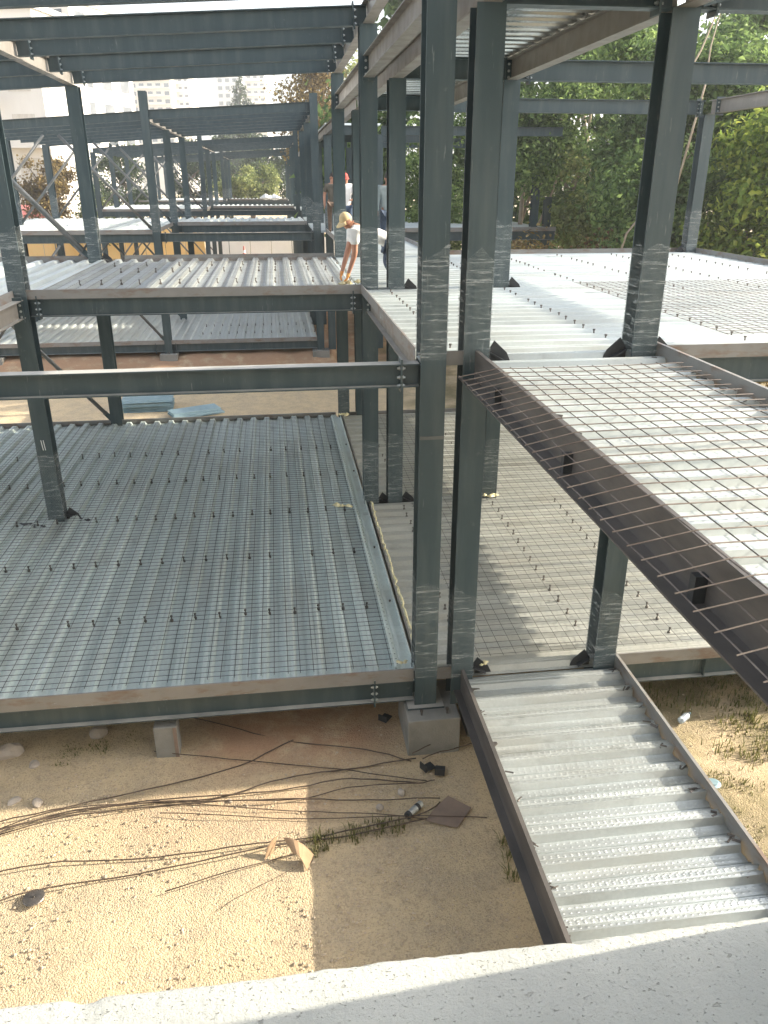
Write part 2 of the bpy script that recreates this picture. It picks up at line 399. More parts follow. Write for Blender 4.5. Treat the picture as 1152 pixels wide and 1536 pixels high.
# ------------------------------------------------------------------ decking
def deck(label, x0, x1, y0, y1, z, along, rims=(), studs=(), material='galvanised', group='corrugated steel decks', rim_h=.075, seed=1, wavy=True, cat='metal deck', clips=()):
    """along='X' or 'Y' gives the rib direction. studs: list of (row coordinate, from, to)"""
    t = thing('metal_deck', label, cat, ((x0+x1)/2, (y0+y1)/2, z), group=group)
    W, L = ((y1-y0), (x1-x0)) if along == 'X' else ((x1-x0), (y1-y0))
    q = random.Random(seed)
    prof = []; nr = int(round(W/RIB)); pitch = W/nr
    for i in range(nr):
        o = i*pitch; lap = (.004 if i % 3 == 0 else 0)
        prof += [(o, -.06), (o+.19*pitch/1, -.06) if False else (o+.16*pitch, -.06), (o+.26*pitch, 0+lap), (o+.38*pitch, 0+lap), (o+.405*pitch, -.009), (o+.43*pitch, 0),
                 (o+.57*pitch, 0), (o+.67*pitch, -.06), (o+.80*pitch, -.06), (o+.815*pitch, -.05), (o+.83*pitch, -.06)]
    prof.append((W, -.06))
    ns = max(2, int(L/1.2)); mb = MB(); k = len(prof)
    for i in range(ns+1):
        X = L*i/ns - L/2
        for (a, zz) in prof:
            dz = q.uniform(-.004, .004) if wavy and 0 < i < ns else 0
            xx = X + ((q.uniform(-.012, .03) if i == 0 else q.uniform(-.03, .012)) if i in (0, ns) else 0)
            mb.v.append((xx, a-W/2, zz+dz))
    for i in range(ns):
        for j in range(k-1): mb.f.append((i*k+j, (i+1)*k+j, (i+1)*k+j+1, i*k+j+1))
    sh = mb.obj('corrugated_sheet', material, t)
    # object origin at a rib start so the embossing follows the ribs
    for v_ in sh.data.vertices: v_.co.y += W/2
    sh.data.transform(Matrix.Scale(RIB/pitch, 4, VY)); sh.scale = (1, pitch/RIB, 1)
    if along == 'X': sh.location = (0, -W/2, 0)
    else: sh.rotation_euler.z = PI/2; sh.location = (W/2, 0, 0)
    cx, cy = (x0+x1)/2, (y0+y1)/2
    for r in rims:
        side, a0, a1 = r[0], r[1], r[2]; top = r[3] if len(r) > 3 else rim_h
        mb = MB(); bot = -.065
        if side in 'FB':
            yy = (y0 if side == 'F' else y1)-cy; s_ = -1 if side == 'F' else 1
            mb.box2((a0-cx, yy+s_*.002, bot), (a1-cx, yy+s_*.007, top)); mb.box2((a0-cx, yy-s_*.05, bot-.004), (a1-cx, yy+s_*.002, bot))
            mb.box2((a0-cx, yy-s_*.012, top-.004), (a1-cx, yy+s_*.002, top))
        else:
            xx = (x0 if side == 'L' else x1)-cx; s_ = -1 if side == 'L' else 1
            mb.box2((xx+s_*.002, a0-cy, bot), (xx+s_*.007, a1-cy, top)); mb.box2((xx-s_*.05, a0-cy, bot-.004), (xx+s_*.002, a1-cy, bot))
            mb.box2((xx-s_*.012, a0-cy, top-.004), (xx+s_*.002, a1-cy, top))
        mb.obj('edge_rim', 'rim', t)
    allst = []
    for (kind, c, a, b_) in studs:      # kind 'Y': row runs along Y at x=c ; 'X': row runs along X at y=c
        n_ = int(abs(b_-a)/RIB)
        for i in range(n_+1):
            if q.random() < .06: continue
            w = a+(b_-a)*(i+.5)/(n_+1)
            if along == 'Y':   # ribs along Y : stand in the valleys
                w = (x0 + (math.floor((w-x0)/pitch)+.86)*pitch) if kind == 'X' else w
            else: w = (y0 + (math.floor((w-y0)/pitch)+.9)*pitch) if kind == 'Y' else w
            p = (w, c) if kind == 'X' else (c, w)
            allst.append((p[0]-cx+q.uniform(-.015, .015), p[1]-cy+q.uniform(-.025, .025)))
    allst.sort(key=lambda p: (p[0]+cx)**2+(p[1]+cy)**2)
    for p in allst[:95]:
        link('shear_stud', stud_me, t, (p[0], p[1], -.02), (q.uniform(-.06, .06), q.uniform(-.06, .06), 0))
    if len(allst) > 95:
        mb = MB()
        for p in allst[95:]: mb.lathe([(.024, -.05), (.010, -.004), (.010, .036), (.019, .038), (.019, .056)], (p[0], p[1], -.02), 6)
        tag(mb.obj('shear_stud', 'stud', t), kind='stuff')
    return t

def wire_mesh(label, x0, x1, y0, y1, z, sx, sy, r=.0035, m='wire_dark', group='welded wire mesh sheets', zf=None, seed=3, seg=1.0, rot=0.):
    q = random.Random(seed); mb = MB(); zf = zf or (lambda x, y: 0)
    nx = int((x1-x0)/sx); ny = int((y1-y0)/sy)
    for i in range(nx+1):
        x = x0+i*sx+q.uniform(-.006, .006); n_ = max(2, int((y1-y0)/seg))
        mb.tube([(x+q.uniform(-.006, .006), y0-.03+(y1-y0+.06)*k/n_, z+zf(x, y0+(y1-y0)*k/n_)) for k in range(n_+1)], r, 4, False)
    for j in range(ny+1):
        y = y0+j*sy+q.uniform(-.006, .006); n_ = max(2, int((x1-x0)/seg))
        mb.tube([(x0-.03+(x1-x0+.06)*k/n_, y+q.uniform(-.006, .006), z+r*2+zf(x0+(x1-x0)*k/n_, y)) for k in range(n_+1)], r, 4, False)
    o = mb.obj('wire_mesh', m)
    if rot:
        c = Vector(((x0+x1)/2, (y0+y1)/2, 0)); Mt = Matrix.Translation(c) @ Matrix.Rotation(rot, 4, 'Z') @ Matrix.Translation(-c)
        o.data.transform(Mt)
    return tag(o, label, 'wire mesh', group)

# ================================================================== GRID
XLL, XL, XA, XB, XR, XF = -9.7, -3.86, 1.46, 1.88, 3.58, 9.85
Y0, Y1, Y2 = 7.59, 12.93, 18.6
ZT = LU-.065                 # underside of sheets on upper level
ZTL = LL-.065
Z3 = 3.23                    # top of corridor roof beams
PED = -4.02

# ---- columns, first frame
column('tall dark steel column nearest the viewer, standing on the grey concrete pedestal by the lower left deck', XA, Y0, PED, 4.3, [(LL+.02, -2.35), (.0, 1.02)], plate=True, seam=-.78)
column('dark steel column just right of the tall pedestal column, at the near corner of the mesh-draped walkway', XB, Y0, PED, 2.95, [(LL-.02, -2.5), (-.03, 1.02)], gusset=[(1, LU), (1, LL)])
column('dark steel column at the inner corner of the upper left deck, beside the stooping worker', XA, Y1, PED, 3.62, [(LL-.02, -2.5), (-.03, .95)], gusset=[(1, LL)])
column('dark steel column one pace right of the stooping worker, grey-shirted man behind it', XB, Y1, PED, 2.95, [(LL-.02, -2.4), (-.03, .97)], gusset=[(1, LU), (1, LL)])
column('lighter grey steel column on the right, wrapped base at the corner where the mesh-draped walkway starts', XR, Y0, PED, 2.95, [(LL-.02, -2.65), (-.03, 1.05)], gusset=[(-1, LU), (1, LU), (-1, LL)])
column('grey steel column behind the pair of tall near columns, half hidden, at the far side of the bright right deck bay', XR, Y1, PED, 2.95, [(LL-.02, -2.55), (-.03, 1.0)], gusset=[(1, LU)])
column('left dark steel column with two white chalk strokes, rising through both left decks at the picture edge', XL, Y1, PED, 3.33, [(LL-.02, -2.5), (-.02, 1.0)], marks=-2.35, gusset=[(1, LL)])
column('dark steel column at the rear left corner of the first frame, its base wrapped above a diagonal pipe brace', XL, Y2, PED, 3.33, [(-.02, .95)], gusset=[(1, LU)])
column('dark steel column at the rear right corner of the upper left deck, behind the stooping worker', XA, Y2, PED, 3.62, [(LL-.02, -2.5), (-.02, .95)])
column('dark steel column at the rear of the corridor, peeking out left of the worker corner column', XB, Y2, PED, 2.95, [(-.02, .95)])
column('dark steel column at the rear of the corridor deck, mostly hidden behind the two tall near columns', XR, Y2, PED, 2.95, [(-.02, 1.0)])
column('slim grey steel column with wrapped base at the far right corner of the bright deck, foliage behind', XF, Y2+.25, PED, 2.95, [(-.02, 1.0)], gusset=[(-1, LU)])

# ---- lower level beams
beam('long front beam of the lower left deck, rust-brown rim above it and gravel below', (-10.5, Y0, ZTL), (XA-CW/2, Y0, ZTL), plates=[11.38], b_=.15)
beam('rear edge beam of the lower left deck, in front of the sunlit courtyard', (-10.5, Y2-.1, ZTL), (XA-CW/2, Y2-.1, ZTL))
beam('short front beam under the lower right deck, dark above weedy gravel', (XR+CW/2, Y0, ZTL), (XF, Y0, ZTL), stiff=[1.2, 2.4])
# ---- upper level beams
beam('pale-topped beam spanning the open left bay, bolted to the tall pedestal column', (-10.5, Y0, -.045), (XA-CW/2, Y0, -.045), h=.23, b_=.15, plates=[11.66], bolts=True)
beam('front beam of the upper left deck, dark web under a grey rim', (XL+CW/2, Y1, ZT), (XA-CW/2, Y1, ZT), plates=[.12, 4.93])
beam('rear beam of the upper left deck, facing the courtyard', (XL+CW/2, Y2, ZT), (XA-CW/2, Y2, ZT))
beam('beam running along the corridor edge from the near pedestal column to the worker corner column', (XA, Y0+CD/2, ZT), (XA, Y1-CD/2, ZT), plates=[.14, 5.0])
beam('left edge beam of the far left deck bay, its bolted end meeting the chalk-marked column', (XL, Y0-2, ZT), (XL, Y1-CD/2, ZT), plates=[7.1])
beam('front beam of the right upper deck, above the dark opening at the right picture edge', (XR+CW/2, Y0, ZT), (XF, Y0, ZT), stiff=[1.55])
beam('rear beam of the bright right upper deck, below the hedge of foliage', (XR+CW/2, Y2, ZT), (XF, Y2, ZT))
# ---- corridor and right-hand roof beams
def rb(label, a, b_, **k): return beam(label, (a[0], a[1], Z3), (b_[0], b_[1], Z3), h=.28, b_=.16, **k)
rb('roof beam over the corridor edge, rising from the worker corner column to the tall pedestal column', (XA, Y0+CD/2), (XA, Y1-CD/2), plates=[5.05])
rb('roof beam from the rear left-deck corner column to the worker corner column', (XA, Y1+CD/2), (XA, Y2-CD/2), plates=[5.2])
rb('roof beam parallel to the corridor-edge one, over the column right of the worker', (XB, Y0-.1), (XB, Y1+.13))
rb('far roof beam over the corridor, behind the column right of the worker', (XB, Y1+.14), (XB, Y2))
rb('brownish roof beam slanting up from the half-hidden grey column to the lighter right column', (XR, Y0+.08), (XR, Y1+.13), plates=[5.2])
rb('far roof beam on the right of the corridor, ending at the rear hidden column', (XR, Y1+.14), (XR, Y2))
rb('dark navy roof beam across the top, from the second near column to the lighter right column', (XB+.08, Y0), (XR-.08, Y0), plates=[1.4])
rb('dark roof beam across the middle of the corridor, under the bright roof sheets', (XB+.08, Y1), (XR-.08, Y1))
rb('dark roof beam across the rear of the corridor', (XB+.08, Y2), (XR-.08, Y2))
rb('roof beam running off the right top edge from the lighter right column', (XR+.08, Y0), (XF, Y0), plates=[.22])
rb('upper of the two level roof beams crossing in front of the foliage on the right', (XR+.08, Y1), (XF, Y1), plates=[.2])
rb('lower of the two level roof beams crossing in front of the foliage, meeting the slim far right column', (XR+.08, Y2+.25), (XF-CW/2, Y2+.25), plates=[5.95])
rb('brown-lit roof beam leaving the slim far right column toward the right picture edge', (XF, Y0), (XF, Y2+.1), plates=[10.75])
rb('roof beam passing over the viewer from the second near column', (XB, 1.6), (XB, Y0-.11))
rb('roof beam passing over the viewer from the lighter right column', (XR, 1.6), (XR, Y0-.09))
tg = thing('haunch_plate', 'flat grey plate haunch at the top of the lighter right column, at the picture top', 'steel plate', (XR+CW/2, Y0, 2.95))
MB().extrude([(0, 0), (1.1, .28), (0, .28)], (0, -.16, 0), VX, VZ, -VY, .014).obj('plate', 'steel', tg)

# ---- left sloping roof : rafters along Y, purlins along X rising to the right
ZRL, ZRR = 3.33, 3.62        # rafter bottoms
RH = .27
beam('left roof rafter with its sunlit cream web, over the chalk-marked column', (XL, 5.5, ZRL+RH), (XL, Y2+.1, ZRL+RH), h=RH, b_=.15, group='roof rafters', name='roof_rafter', cat='rafter')
beam('right roof rafter over the worker corner column and the tall pedestal column', (XA, 6.0, ZRR+RH), (XA, Y2+.1, ZRR+RH), h=RH, b_=.15, group='roof rafters', name='roof_rafter', cat='rafter')
ys = [7.6, 9.35, 11.1, 12.93, 14.8, 16.7, 18.6]
words = ['nearest, seventh from the rear', 'sixth from the rear', 'fifth from the rear', 'fourth from the rear', 'third from the rear', 'second from the rear', 'rearmost, resting over the wrapped rear left column']
for y, w in zip(ys, words):
    zz = -.05 if y == 12.93 else 0
    a = (XL+.02, y, ZRL+RH+.02+zz); b_ = (XA-.02, y, ZRR+RH+.02+zz)
    beam('sloping purlin over the upper left deck, '+w, a, b_, h=.25, b_=.13, plates=[.2, 5.1] if y > 10 else [], group='purlins of the left roof', name='roof_purlin', cat='purlin', bolts=1)
for y, w in zip(ys[3:], ['front', 'second', 'third', 'rearmost']):
    a = (XLL, y, ZRL+RH-.40); b_ = (XL-.02, y, ZRL+RH-.02)
    beam('purlin of the outer left roof bay, '+w+' one left of the cream rafter', a, b_, h=.25, b_=.13, group='purlins of the outer left roof', name='roof_purlin', cat='purlin')

# ---- decks, first frame
deck('dull blue-grey lower left deck under wire mesh, the biggest floor in the left half', -10.5, XA-.12, Y0-.07, Y2-.02, LL, 'Y',
     rims=[('F', -10.5, XA-.13, .10), ('B', -10.5, XA-.2, .06)], studs=[('X', y, -5.6, 1.25) for y in (9.25, 10.97, 12.68, 14.5, 16.15)], material='galvanised_dull', seed=4)
deck('lower corridor deck with a sun patch, behind the two tall near columns', XA-.05, XF, Y0-.07, Y2-.02, LL, 'X',
     rims=[('F', XR+.13, XF, .09), ('F', XA-.0, XB-.1, .09), ('L', Y0+.2, Y2-.2, .03), ('B', XA, XF, .05)], studs=[('Y', 2.0, 8.2, 17.8), ('Y', XR, 8.0, 17.8), ('Y', 4.7, 7.8, 13)], material='galvanised_dusty', seed=5)
deck('upper left deck streaked with sunlight, where the stooping worker reaches down', XL-.05, XA-.12, Y1-.07, Y2+.06, LU, 'Y',
     rims=[('F', XL+.02, XA-.10, .07), ('B', XL+.6, XA-.14, .08)], studs=[('X', y, -3.6, 1.2) for y in (14.45, 16.4, 17.6)], material='galvanised', seed=6)
deck('narrow upper deck bay at the left picture edge, left of the chalk-marked column', -8.5, XL-.06, Y0-2, Y2+.06, LU, 'Y', rims=[('R', Y0-2, Y1-.02, .07), ('B', -8.5, XL-.1, .08)], material='galvanised', seed=7)
deck('bright upper right deck with rows of studs, lit by the sun', XA-.13, XF+.12, Y0-.07, Y2+.35, LU, 'X',
     rims=[('L', Y0+.14, Y1-.02, .07), ('F', XA+.13, XB-.03, .07), ('F', XR+.13, XF+.12, .07), ('B', XR+.2, XF+.12, .09), ('R', Y0-.07, Y2+.35, .10)],
     studs=[('Y', 1.75, 8, 12.6), ('Y', XR, 8.2, 18.2), ('Y', 5.05, 7.8, 18.4), ('Y', 6.4, 12.0, 18.4), ('Y', 7.7, 9.5, 18.4), ('Y', 9.0, 10.5, 18.4)], material='galvanised', seed=8)
deck('roof deck seen from below between the beams over the corridor', XB-.06, XR+.06, Y0-.1, Y2+.1, Z3+.066, 'X', material='galvanised_bright', seed=9)
deck('roof deck seen from below at the picture top, over the walkway toward the viewer', XB-.06, XR+.06, 1.6, Y0-.12, Z3+.066, 'X', material='galvanised_bright', seed=10)

# ---- the two walkways that reach the viewer's building
def walkway(label, z, seed, ye, h_edge, mats):
    t = deck(label, XB+.0, XR+.14, ye, Y0-.10, z, 'X', material=mats, seed=seed, group='walkways to the viewer', cat='walkway')
    cy = (ye+Y0-.10)/2; cx = (XB+XR+.14)/2
    L = (Y0-.02-ye)
    # left channel: tall plate, bottom flange turned outward, black blocks standing in for dark web openings
    mb = MB(); x = XB-.005-cx; a, b_ = ye-cy, Y0-.03-cy
    mb.box2((x-.008, a, -.19), (x, b_, .075)); mb.box2((x-(.15 if z == LU else .09), a, -.20), (x, b_, -.19)); mb.box2((x-.008, a, .075), (x+.03, b_, .081))
    ch = mb.obj('edge_channel', 'dark_channel', t)
    yy = b_-1.1
    while yy > a+.2 and z == LU:
        MB().box2((x-.07, yy, -.188), (x-.008, yy+.05, -.05)).obj('stiffener_or_gap', 'black_steel', ch); yy -= 1.75  # black block painted in where the web opening is dark
    mb = MB(); x = XR+.145-cx
    mb.box2((x, a, -.19), (x+.008, b_, .10)); mb.box2((x, a, -.20), (x+.13, b_, -.19)); mb.box2((x-.002, a, .10), (x+.03, b_, .106))
    mb.obj('edge_channel', 'rim', t)
    return t
wk_u = walkway('upper walkway running to the viewer, loose wire mesh draped over its left edge', LU, 11, 1.1, .2, 'galvanised')
wk_l = walkway('lower walkway of bare dimpled sheets, sloping down the right side to the concrete ledge', LL, 12, 1.1, .2, 'galvanised_worn')
# bent fixing tabs at the sheet ends of the lower and upper walkway
q = random.Random(5)
def tabs(t, x, ylist, z, ex, ey):
    for y in ylist:
        mb = MB()
        for k in range(3):
            mb.box((x-ex+q.uniform(-.04, .05), y-ey+q.uniform(-.05, .05), q.uniform(-.03, .02)), (q.uniform(.03, .09), q.uniform(.01, .03), .006), Matrix.Rotation(q.uniform(-1, 1), 3, 'Z') @ Matrix.Rotation(q.uniform(-.8, .8), 3, 'X'))
        mb.obj('fixing_tab', 'stud', t)
for t in (wk_l, wk_u):
    ex, ey = t.location.x, t.location.y
    tabs(t, XR+.05, [7.3-.32*k for k in range(12)], 0, ex, ey)
    tabs(t, XB+.06, [7.2-.45*k for k in range(8)], 0, ex, ey)

# ---- wire mesh sheets
wire_mesh('fine dark wire mesh covering the whole lower left deck', -8.8, 1.15, Y0+.15, Y2-.25, LL+.03, .15, .11, .0036, seed=1)
wire_mesh('wire mesh lying on the lower corridor deck', 2.15, 9.6, Y0+.2, Y2-.4, LL+.03, .15, .13, .0030, seed=2)
wire_mesh('wire mesh on the upper left deck in front of the stooping worker', XL+.3, 1.15, Y1+.15, Y2-.3, LU+.03, .15, .13, .0026, m='wire', seed=3)
wire_mesh('wire mesh sheet on the bright upper right deck, beyond the lighter right column', 4.85, 9.6, 8.15, 12.9, LU+.05, .15, .15, .0030, m='wire', seed=4)
def droop(x, y):
    e = max(0, 1.86-x); return -.22*e + .006*math.sin(x*2.3+y*1.7)
wire_mesh('loose rusty wire mesh draped over the upper walkway and hanging past its left rim', 1.56, 3.54, 1.6, 6.62, LU+.094, .15, .155, .0042, m='wire', zf=droop, seed=5, seg=.3, rot=.012)

# ---- concrete pedestals and blocks
def pedestal(label, x, y, w, d, z1, z0=G-.2, group='concrete pedestals under the columns'):
    t = thing('concrete_pedestal', label, 'pedestal', (x, y, z0), group=group)
    mb = MB(); q = random.Random(int(x*10+y))
    mb.box((0, 0, (z1-z0)/2), (w, d, z1-z0)); mb.obj('block', 'block_concrete', t, bevel=.012)
    for k in range(2):
        bm_ = MB().lathe([(.012, 0), (.012, .05), (.02, .05), (.02, .075)], (q.uniform(-w*.3, w*.3), -d*.36, z1-z0), 6); bm_.obj('anchor_bolt', 'stud', t)
    return t
pedestal('grey concrete pedestal carrying the tall near column, ashes strewn on top', XA+.06, Y0-.02, .60, .76, PED-.002)
pedestal('concrete pedestal hidden under the second near column', XB+.20, Y0+.08, .22, .5, PED-.004)
for x, y, w in ((XR, Y0, 'under the lighter right column'), (XA, Y1, 'under the worker corner column'), (XL, Y1, 'under the chalk-marked column'), (XL, Y2, 'under the rear left column'), (XA+.2, Y2, 'under the rear corner columns')):
    pedestal('concrete pedestal '+w, x, y, .55, .55, PED-.003)
tb = thing('concrete_stub', 'short pale concrete stub under the front edge of the lower left deck', 'concrete block', (-1.50, 7.62, G-.1))
MB().box((0, 0, .26), (.26, .2, .52)).obj('block', 'block_concrete', tb, bevel=.01)
MB().box((.105, -.104, .3), (.04, .006, .42)).obj('timber_strip', 'cardboard_grey', tb)

# ================================================================== REPEATED FRAMES BEYOND THE COURTYARD
ORD = {1: 'second', 2: 'third', 3: 'fourth'}
def frame_block(k, yb):
    nm = ORD[k]+' building frame'
    ra, rb_, rc = yb+.0, yb+5.34, yb+11.0
    grp = 'steel columns of the '+nm
    far = k > 1
    for y, row in ((ra, 'front'), (rb_, 'middle'), (rc, 'rear')):
        for x, ln, z1 in ((XLL, 'outer left', 3.0), (XL, 'left', 4.15 if row == 'front' else 3.33), (XA, 'right', 4.15 if row == 'front' else 3.62), (XB, 'left corridor', 2.95), (XR, 'right corridor', 2.95)):
            if far and ln == 'right corridor': continue
            column(f'steel column of the {nm}, {row} row, on its {ln} line', x, y, PED, z1, [(.02, .95)] if k == 1 or ln == 'left' else [], group=grp)
        if k < 3:
            for a, b_, s in ((XLL, XL, 'left wing'),):
                ax = (a+b_)/2
                for (lo, hi, lv) in ((LU+.08, 2.98, 'upper'), (LL+.1, LU-.3, 'lower')):
                    pipe(f'thin {lv} brace of the {nm}, {row} row, leaning left', (ax-.14, y-.06, hi), (a+.12, y-.06, lo), .045)
                    pipe(f'thin {lv} brace of the {nm}, {row} row, leaning right', (ax+.14, y-.06, hi), (b_-.12, y-.06, lo), .045)
    # roof
    for i, y in enumerate((ra, ra+1.8, ra+3.6, rb_, rb_+1.9, rb_+3.8, rc)):
        o = ['first', 'second', 'third', 'fourth', 'fifth', 'sixth', 'seventh'][i]
        beam(f'{o} sloping purlin of the {nm}, over its main bay', (XL, y, ZRL+RH+.02), (XA-.05, y, ZRR+RH+.02), h=.27, b_=.13, group='purlins of the '+nm, name='roof_purlin', cat='purlin', plates=[5.1] if k == 1 else [], bolts=False)
        beam(f'{o} sloping purlin of the {nm}, over its left wing', (XLL, y, ZRL+RH-.40), (XL-.02, y, ZRL+RH), h=.27, b_=.13, group='purlins of the '+nm, name='roof_purlin', cat='purlin')
    for x, z, s in ((XL, ZRL, 'left'), (XA, ZRR, 'right')):
        beam(f'{s} roof rafter of the {nm}', (x, ra, z+RH), (x, rc+.1, z+RH), h=RH, b_=.14, group='roof rafters', name='roof_rafter', cat='rafter')
    beam(f'corridor roof beam of the {nm}, left line', (XB, ra-9.7 if k == 1 else ra-.1, Z3), (XB, rc, Z3), h=.28, b_=.16)
    if k == 1:
        for y, s in ((ra, 'front'), (rb_, 'middle'), (rc, 'rear')):
            beam(f'{s} roof cross beam of the {nm}, right wing in front of the foliage', (XR+.08, y, Z3), (XF, y, Z3), h=.28, b_=.16)
            beam(f'{s} roof cross beam of the {nm}, over its corridor', (XB+.08, y, Z3), (XR-.08, y, Z3), h=.28, b_=.16)
        deck(f'roof deck over the corridor of the {nm}', XB-.06, XR+.06, ra-.1, rc+.1, Z3+.066, 'X', seed=22)
    # upper floor
    beam(f'open-bay front beam of the {nm}, upper floor', (XL+CW/2, ra, -.045), (XA-CW/2, ra, -.045), h=.27, b_=.15, plates=[.15, 5.0] if k == 1 else [], bolts=False)
    beam(f'front floor beam of the {nm}, left wing', (XLL, ra, ZT), (XL-CW/2, ra, ZT))
    beam(f'front floor beam of the {nm}, main upper deck', (XL+CW/2, rb_, ZT), (XA-CW/2, rb_, ZT), plates=[.15, 5.0] if k == 1 else [], bolts=False)
    deck(f'left wing upper deck of the {nm}', XLL-1, XL-.05, ra-.07, rc+.06, LU, 'Y', rims=[('F', XLL-1, XL-.05, .07), ('R', ra, rb_-.1, .07)], seed=30+k, wavy=False)
    deck(f'main upper deck of the {nm}', XL-.04, XA-.12, rb_-.07, rc+.06, LU, 'Y', rims=[('F', XL, XA-.12, .07)], seed=40+k, wavy=False)
    deck(f'corridor deck crossing the gap in front of the {nm}', XB-.12, XR+.14, ra-(9.4 if k == 1 else 9.9), ra-.1, LU, 'X', rims=[('L', ra-(9.4 if k == 1 else 9.9), ra-.1, .08), ('R', ra-(9.4 if k == 1 else 9.9), ra-.1, .08)], seed=60+k, wavy=False)
    deck(f'upper deck of the {nm}, corridor and right wing', XA-.1, XF if k == 1 else XR+.14, ra-.07, rc+.06, LU, 'X', rims=[('F', XR+.1, XF, .07)] if k == 1 else [], seed=70+k, wavy=False)
    if k == 1:
        beam(f'front floor beam of the {nm}, right wing', (XR+CW/2, ra, ZT), (XF, ra, ZT), h=.3)
        # lower floor
        beam(f'lower front beam of the {nm}, above the red earth', (XLL-1, ra, ZTL), (XA-CW/2, ra, ZTL), plates=[6.4, 7.1], bolts=False)
        deck(f'lower deck of the {nm}, part sunlit, beyond the courtyard', XLL-1, XA-.1, ra-.07, rc, LL, 'Y', rims=[('F', XLL-1, XA-.1, .07)], studs=[('X', ra+1.7, -3, 1.2), ('X', ra+3.4, -3, 1.2)], seed=80, material='galvanised', wavy=False)
        for x, s in ((XLL, 'outer left'), (XL, 'left'), (XA, 'right')):
            pedestal(f'{s} concrete pedestal beyond the courtyard', x, ra-.05, .6, .55, PED)
frame_block(1, 28.6); frame_block(2, 49.6); frame_block(3, 70.6)
# first frame braces
pipe('long pipe brace at the left, leaning down to the wrapped rear left column', (-6.64, Y2-.06, 3.05), (XL-.14, Y2-.06, .10), .055)
pipe('lower pipe brace at the left, ending at the rear edge of the lower left deck', (-6.64, Y2-.06, LU-.35), (XL-.14, Y2-.06, LL+.12), .045)
# dark stub post in the weeds
column('short black post half lost in foliage behind the bright deck', 9.48, 30.0, G, 1.75, group=None)
column('thin short pale post beside the black stub post in the foliage', 10.3, 31.0, G, 1.0, group=None)

# ================================================================== GROUND
def ground():
    xs = [-400, -200, -100, -60, -40, -28, -20, -15, -12, -9] ; x = -8.
    while x < 9: xs.append(x); x += .16
    xs += [9, 10.5, 12, 15, 20, 28, 40, 60, 100, 200, 400]
    ys_ = [-60, -30, -10, -4]; y = 0.
    while y < 9: ys_.append(y); y += .16
    while y < 33: ys_.append(y); y += .5
    ys_ += [36, 42, 50, 60, 80, 110, 150, 220, 320, 500, 900]
    import mathutils.noise as nz
    mb = MB()
    for y in ys_:
        for x in xs:
            z = G
            if abs(x) < 12 and -1 < y < 34:
                z += .035*nz.noise(Vector((x*.7, y*.7, 1))) + .02*nz.noise(Vector((x*2.3, y*2.3, 4)))
            if y > 6.9: z += .07*max(0, min(1, (y-6.9)/.8))*(.4+.6*nz.noise(Vector((x*1.3, 3, 2)))) if x < 1.3 else 0
            if 27.6 < y < 45 and x < 2: z += .42*min(1, (y-27.6)/1.2) + .12*nz.noise(Vector((x*1.1, y*1.1, 9)))
            mb.v.append((x, y, z))
    nx = len(xs)
    for j in range(len(ys_)-1):
        for i in range(nx-1): mb.f.append((j*nx+i, j*nx+i+1, (j+1)*nx+i+1, (j+1)*nx+i))
    o = mb.obj('ground', 'ground', smooth=True); o['kind'] = 'structure'
ground()
# pebbles: nobody could count them
mb = MB(); q = random.Random(11)
for i in range(9000):
    x = q.uniform(-4.6, 1.9) if q.random() < .8 else q.uniform(3.9, 6.8); y = q.uniform(3.7, 7.9)
    r = q.choice((.004, .005, .006, .007, .009, .012, .015))*q.uniform(.7, 1.3)
    a, b_, c = r*q.uniform(.8, 1.4), r*q.uniform(.8, 1.3), r*q.uniform(.5, .9); th = q.uniform(0, PI)
    p = Vector((x, y, G+.035*0+c*.4)); ca, sa = math.cos(th), math.sin(th)
    vs = [(a*ca, a*sa, 0), (-b_*sa, b_*ca, 0), (-a*ca, -a*sa, 0), (b_*sa, -b_*ca, 0), (0, 0, c), (0, 0, -c)]
    mb.add([p+Vector(w) for w in vs], [(0, 1, 4), (1, 2, 4), (2, 3, 4), (3, 0, 4), (1, 0, 5), (2, 1, 5), (3, 2, 5), (0, 3, 5)])
tag(mb.obj('gravel', 'pebble'), 'loose gravel scattered over the sand in front of the decks', 'gravel', kind='stuff')

# rocks
def rock(label, px, py, r, group='rocks under the deck edge', z=G):
    p = at(px, py, z); bm_ = bmesh.new(); bmesh.ops.create_icosphere(bm_, subdivisions=2, radius=r)
    q = random.Random(px*7+py); sc = (q.uniform(.8, 1.3), q.uniform(.7, 1.1), q.uniform(.5, .75))
    for v_ in bm_.verts:
        v_.co = Vector((v_.co.x*sc[0], v_.co.y*sc[1], v_.co.z*sc[2]))*q.uniform(.84, 1.1)
    me = bpy.data.meshes.new('rock'); bm_.to_mesh(me); bm_.free(); me.materials.append(M['stone'])
    o = bpy.data.objects.new('rock', me); COL.objects.link(o); o.location = p+Vector((0, 0, r*.25)); o.rotation_euler = (q.uniform(0, .6), 0, q.uniform(0, 3))
    return tag(o, label, 'rock', group)
rock('pale rounded rock at the left picture edge below the lower deck', 12, 1133, .15)
rock('flat half-buried stone right of the pale rounded rock', 52, 1150, .08)
rock('rusty brown lump of rubble under the left deck edge', 148, 1102, .11)
rock('small flat stone near the bundle of bars, left side', 22, 1203, .06)
rock('flat wide stone by the bundle of bars', 57, 1206, .07)
rock('pale stone lying between the ends of the bars', 345, 1203, .035)
rock('reddish clod beside the bars, left of the brown board', 602, 1190, .05)
rock('reddish clod touching the bars near the metal canister', 570, 1212, .04)

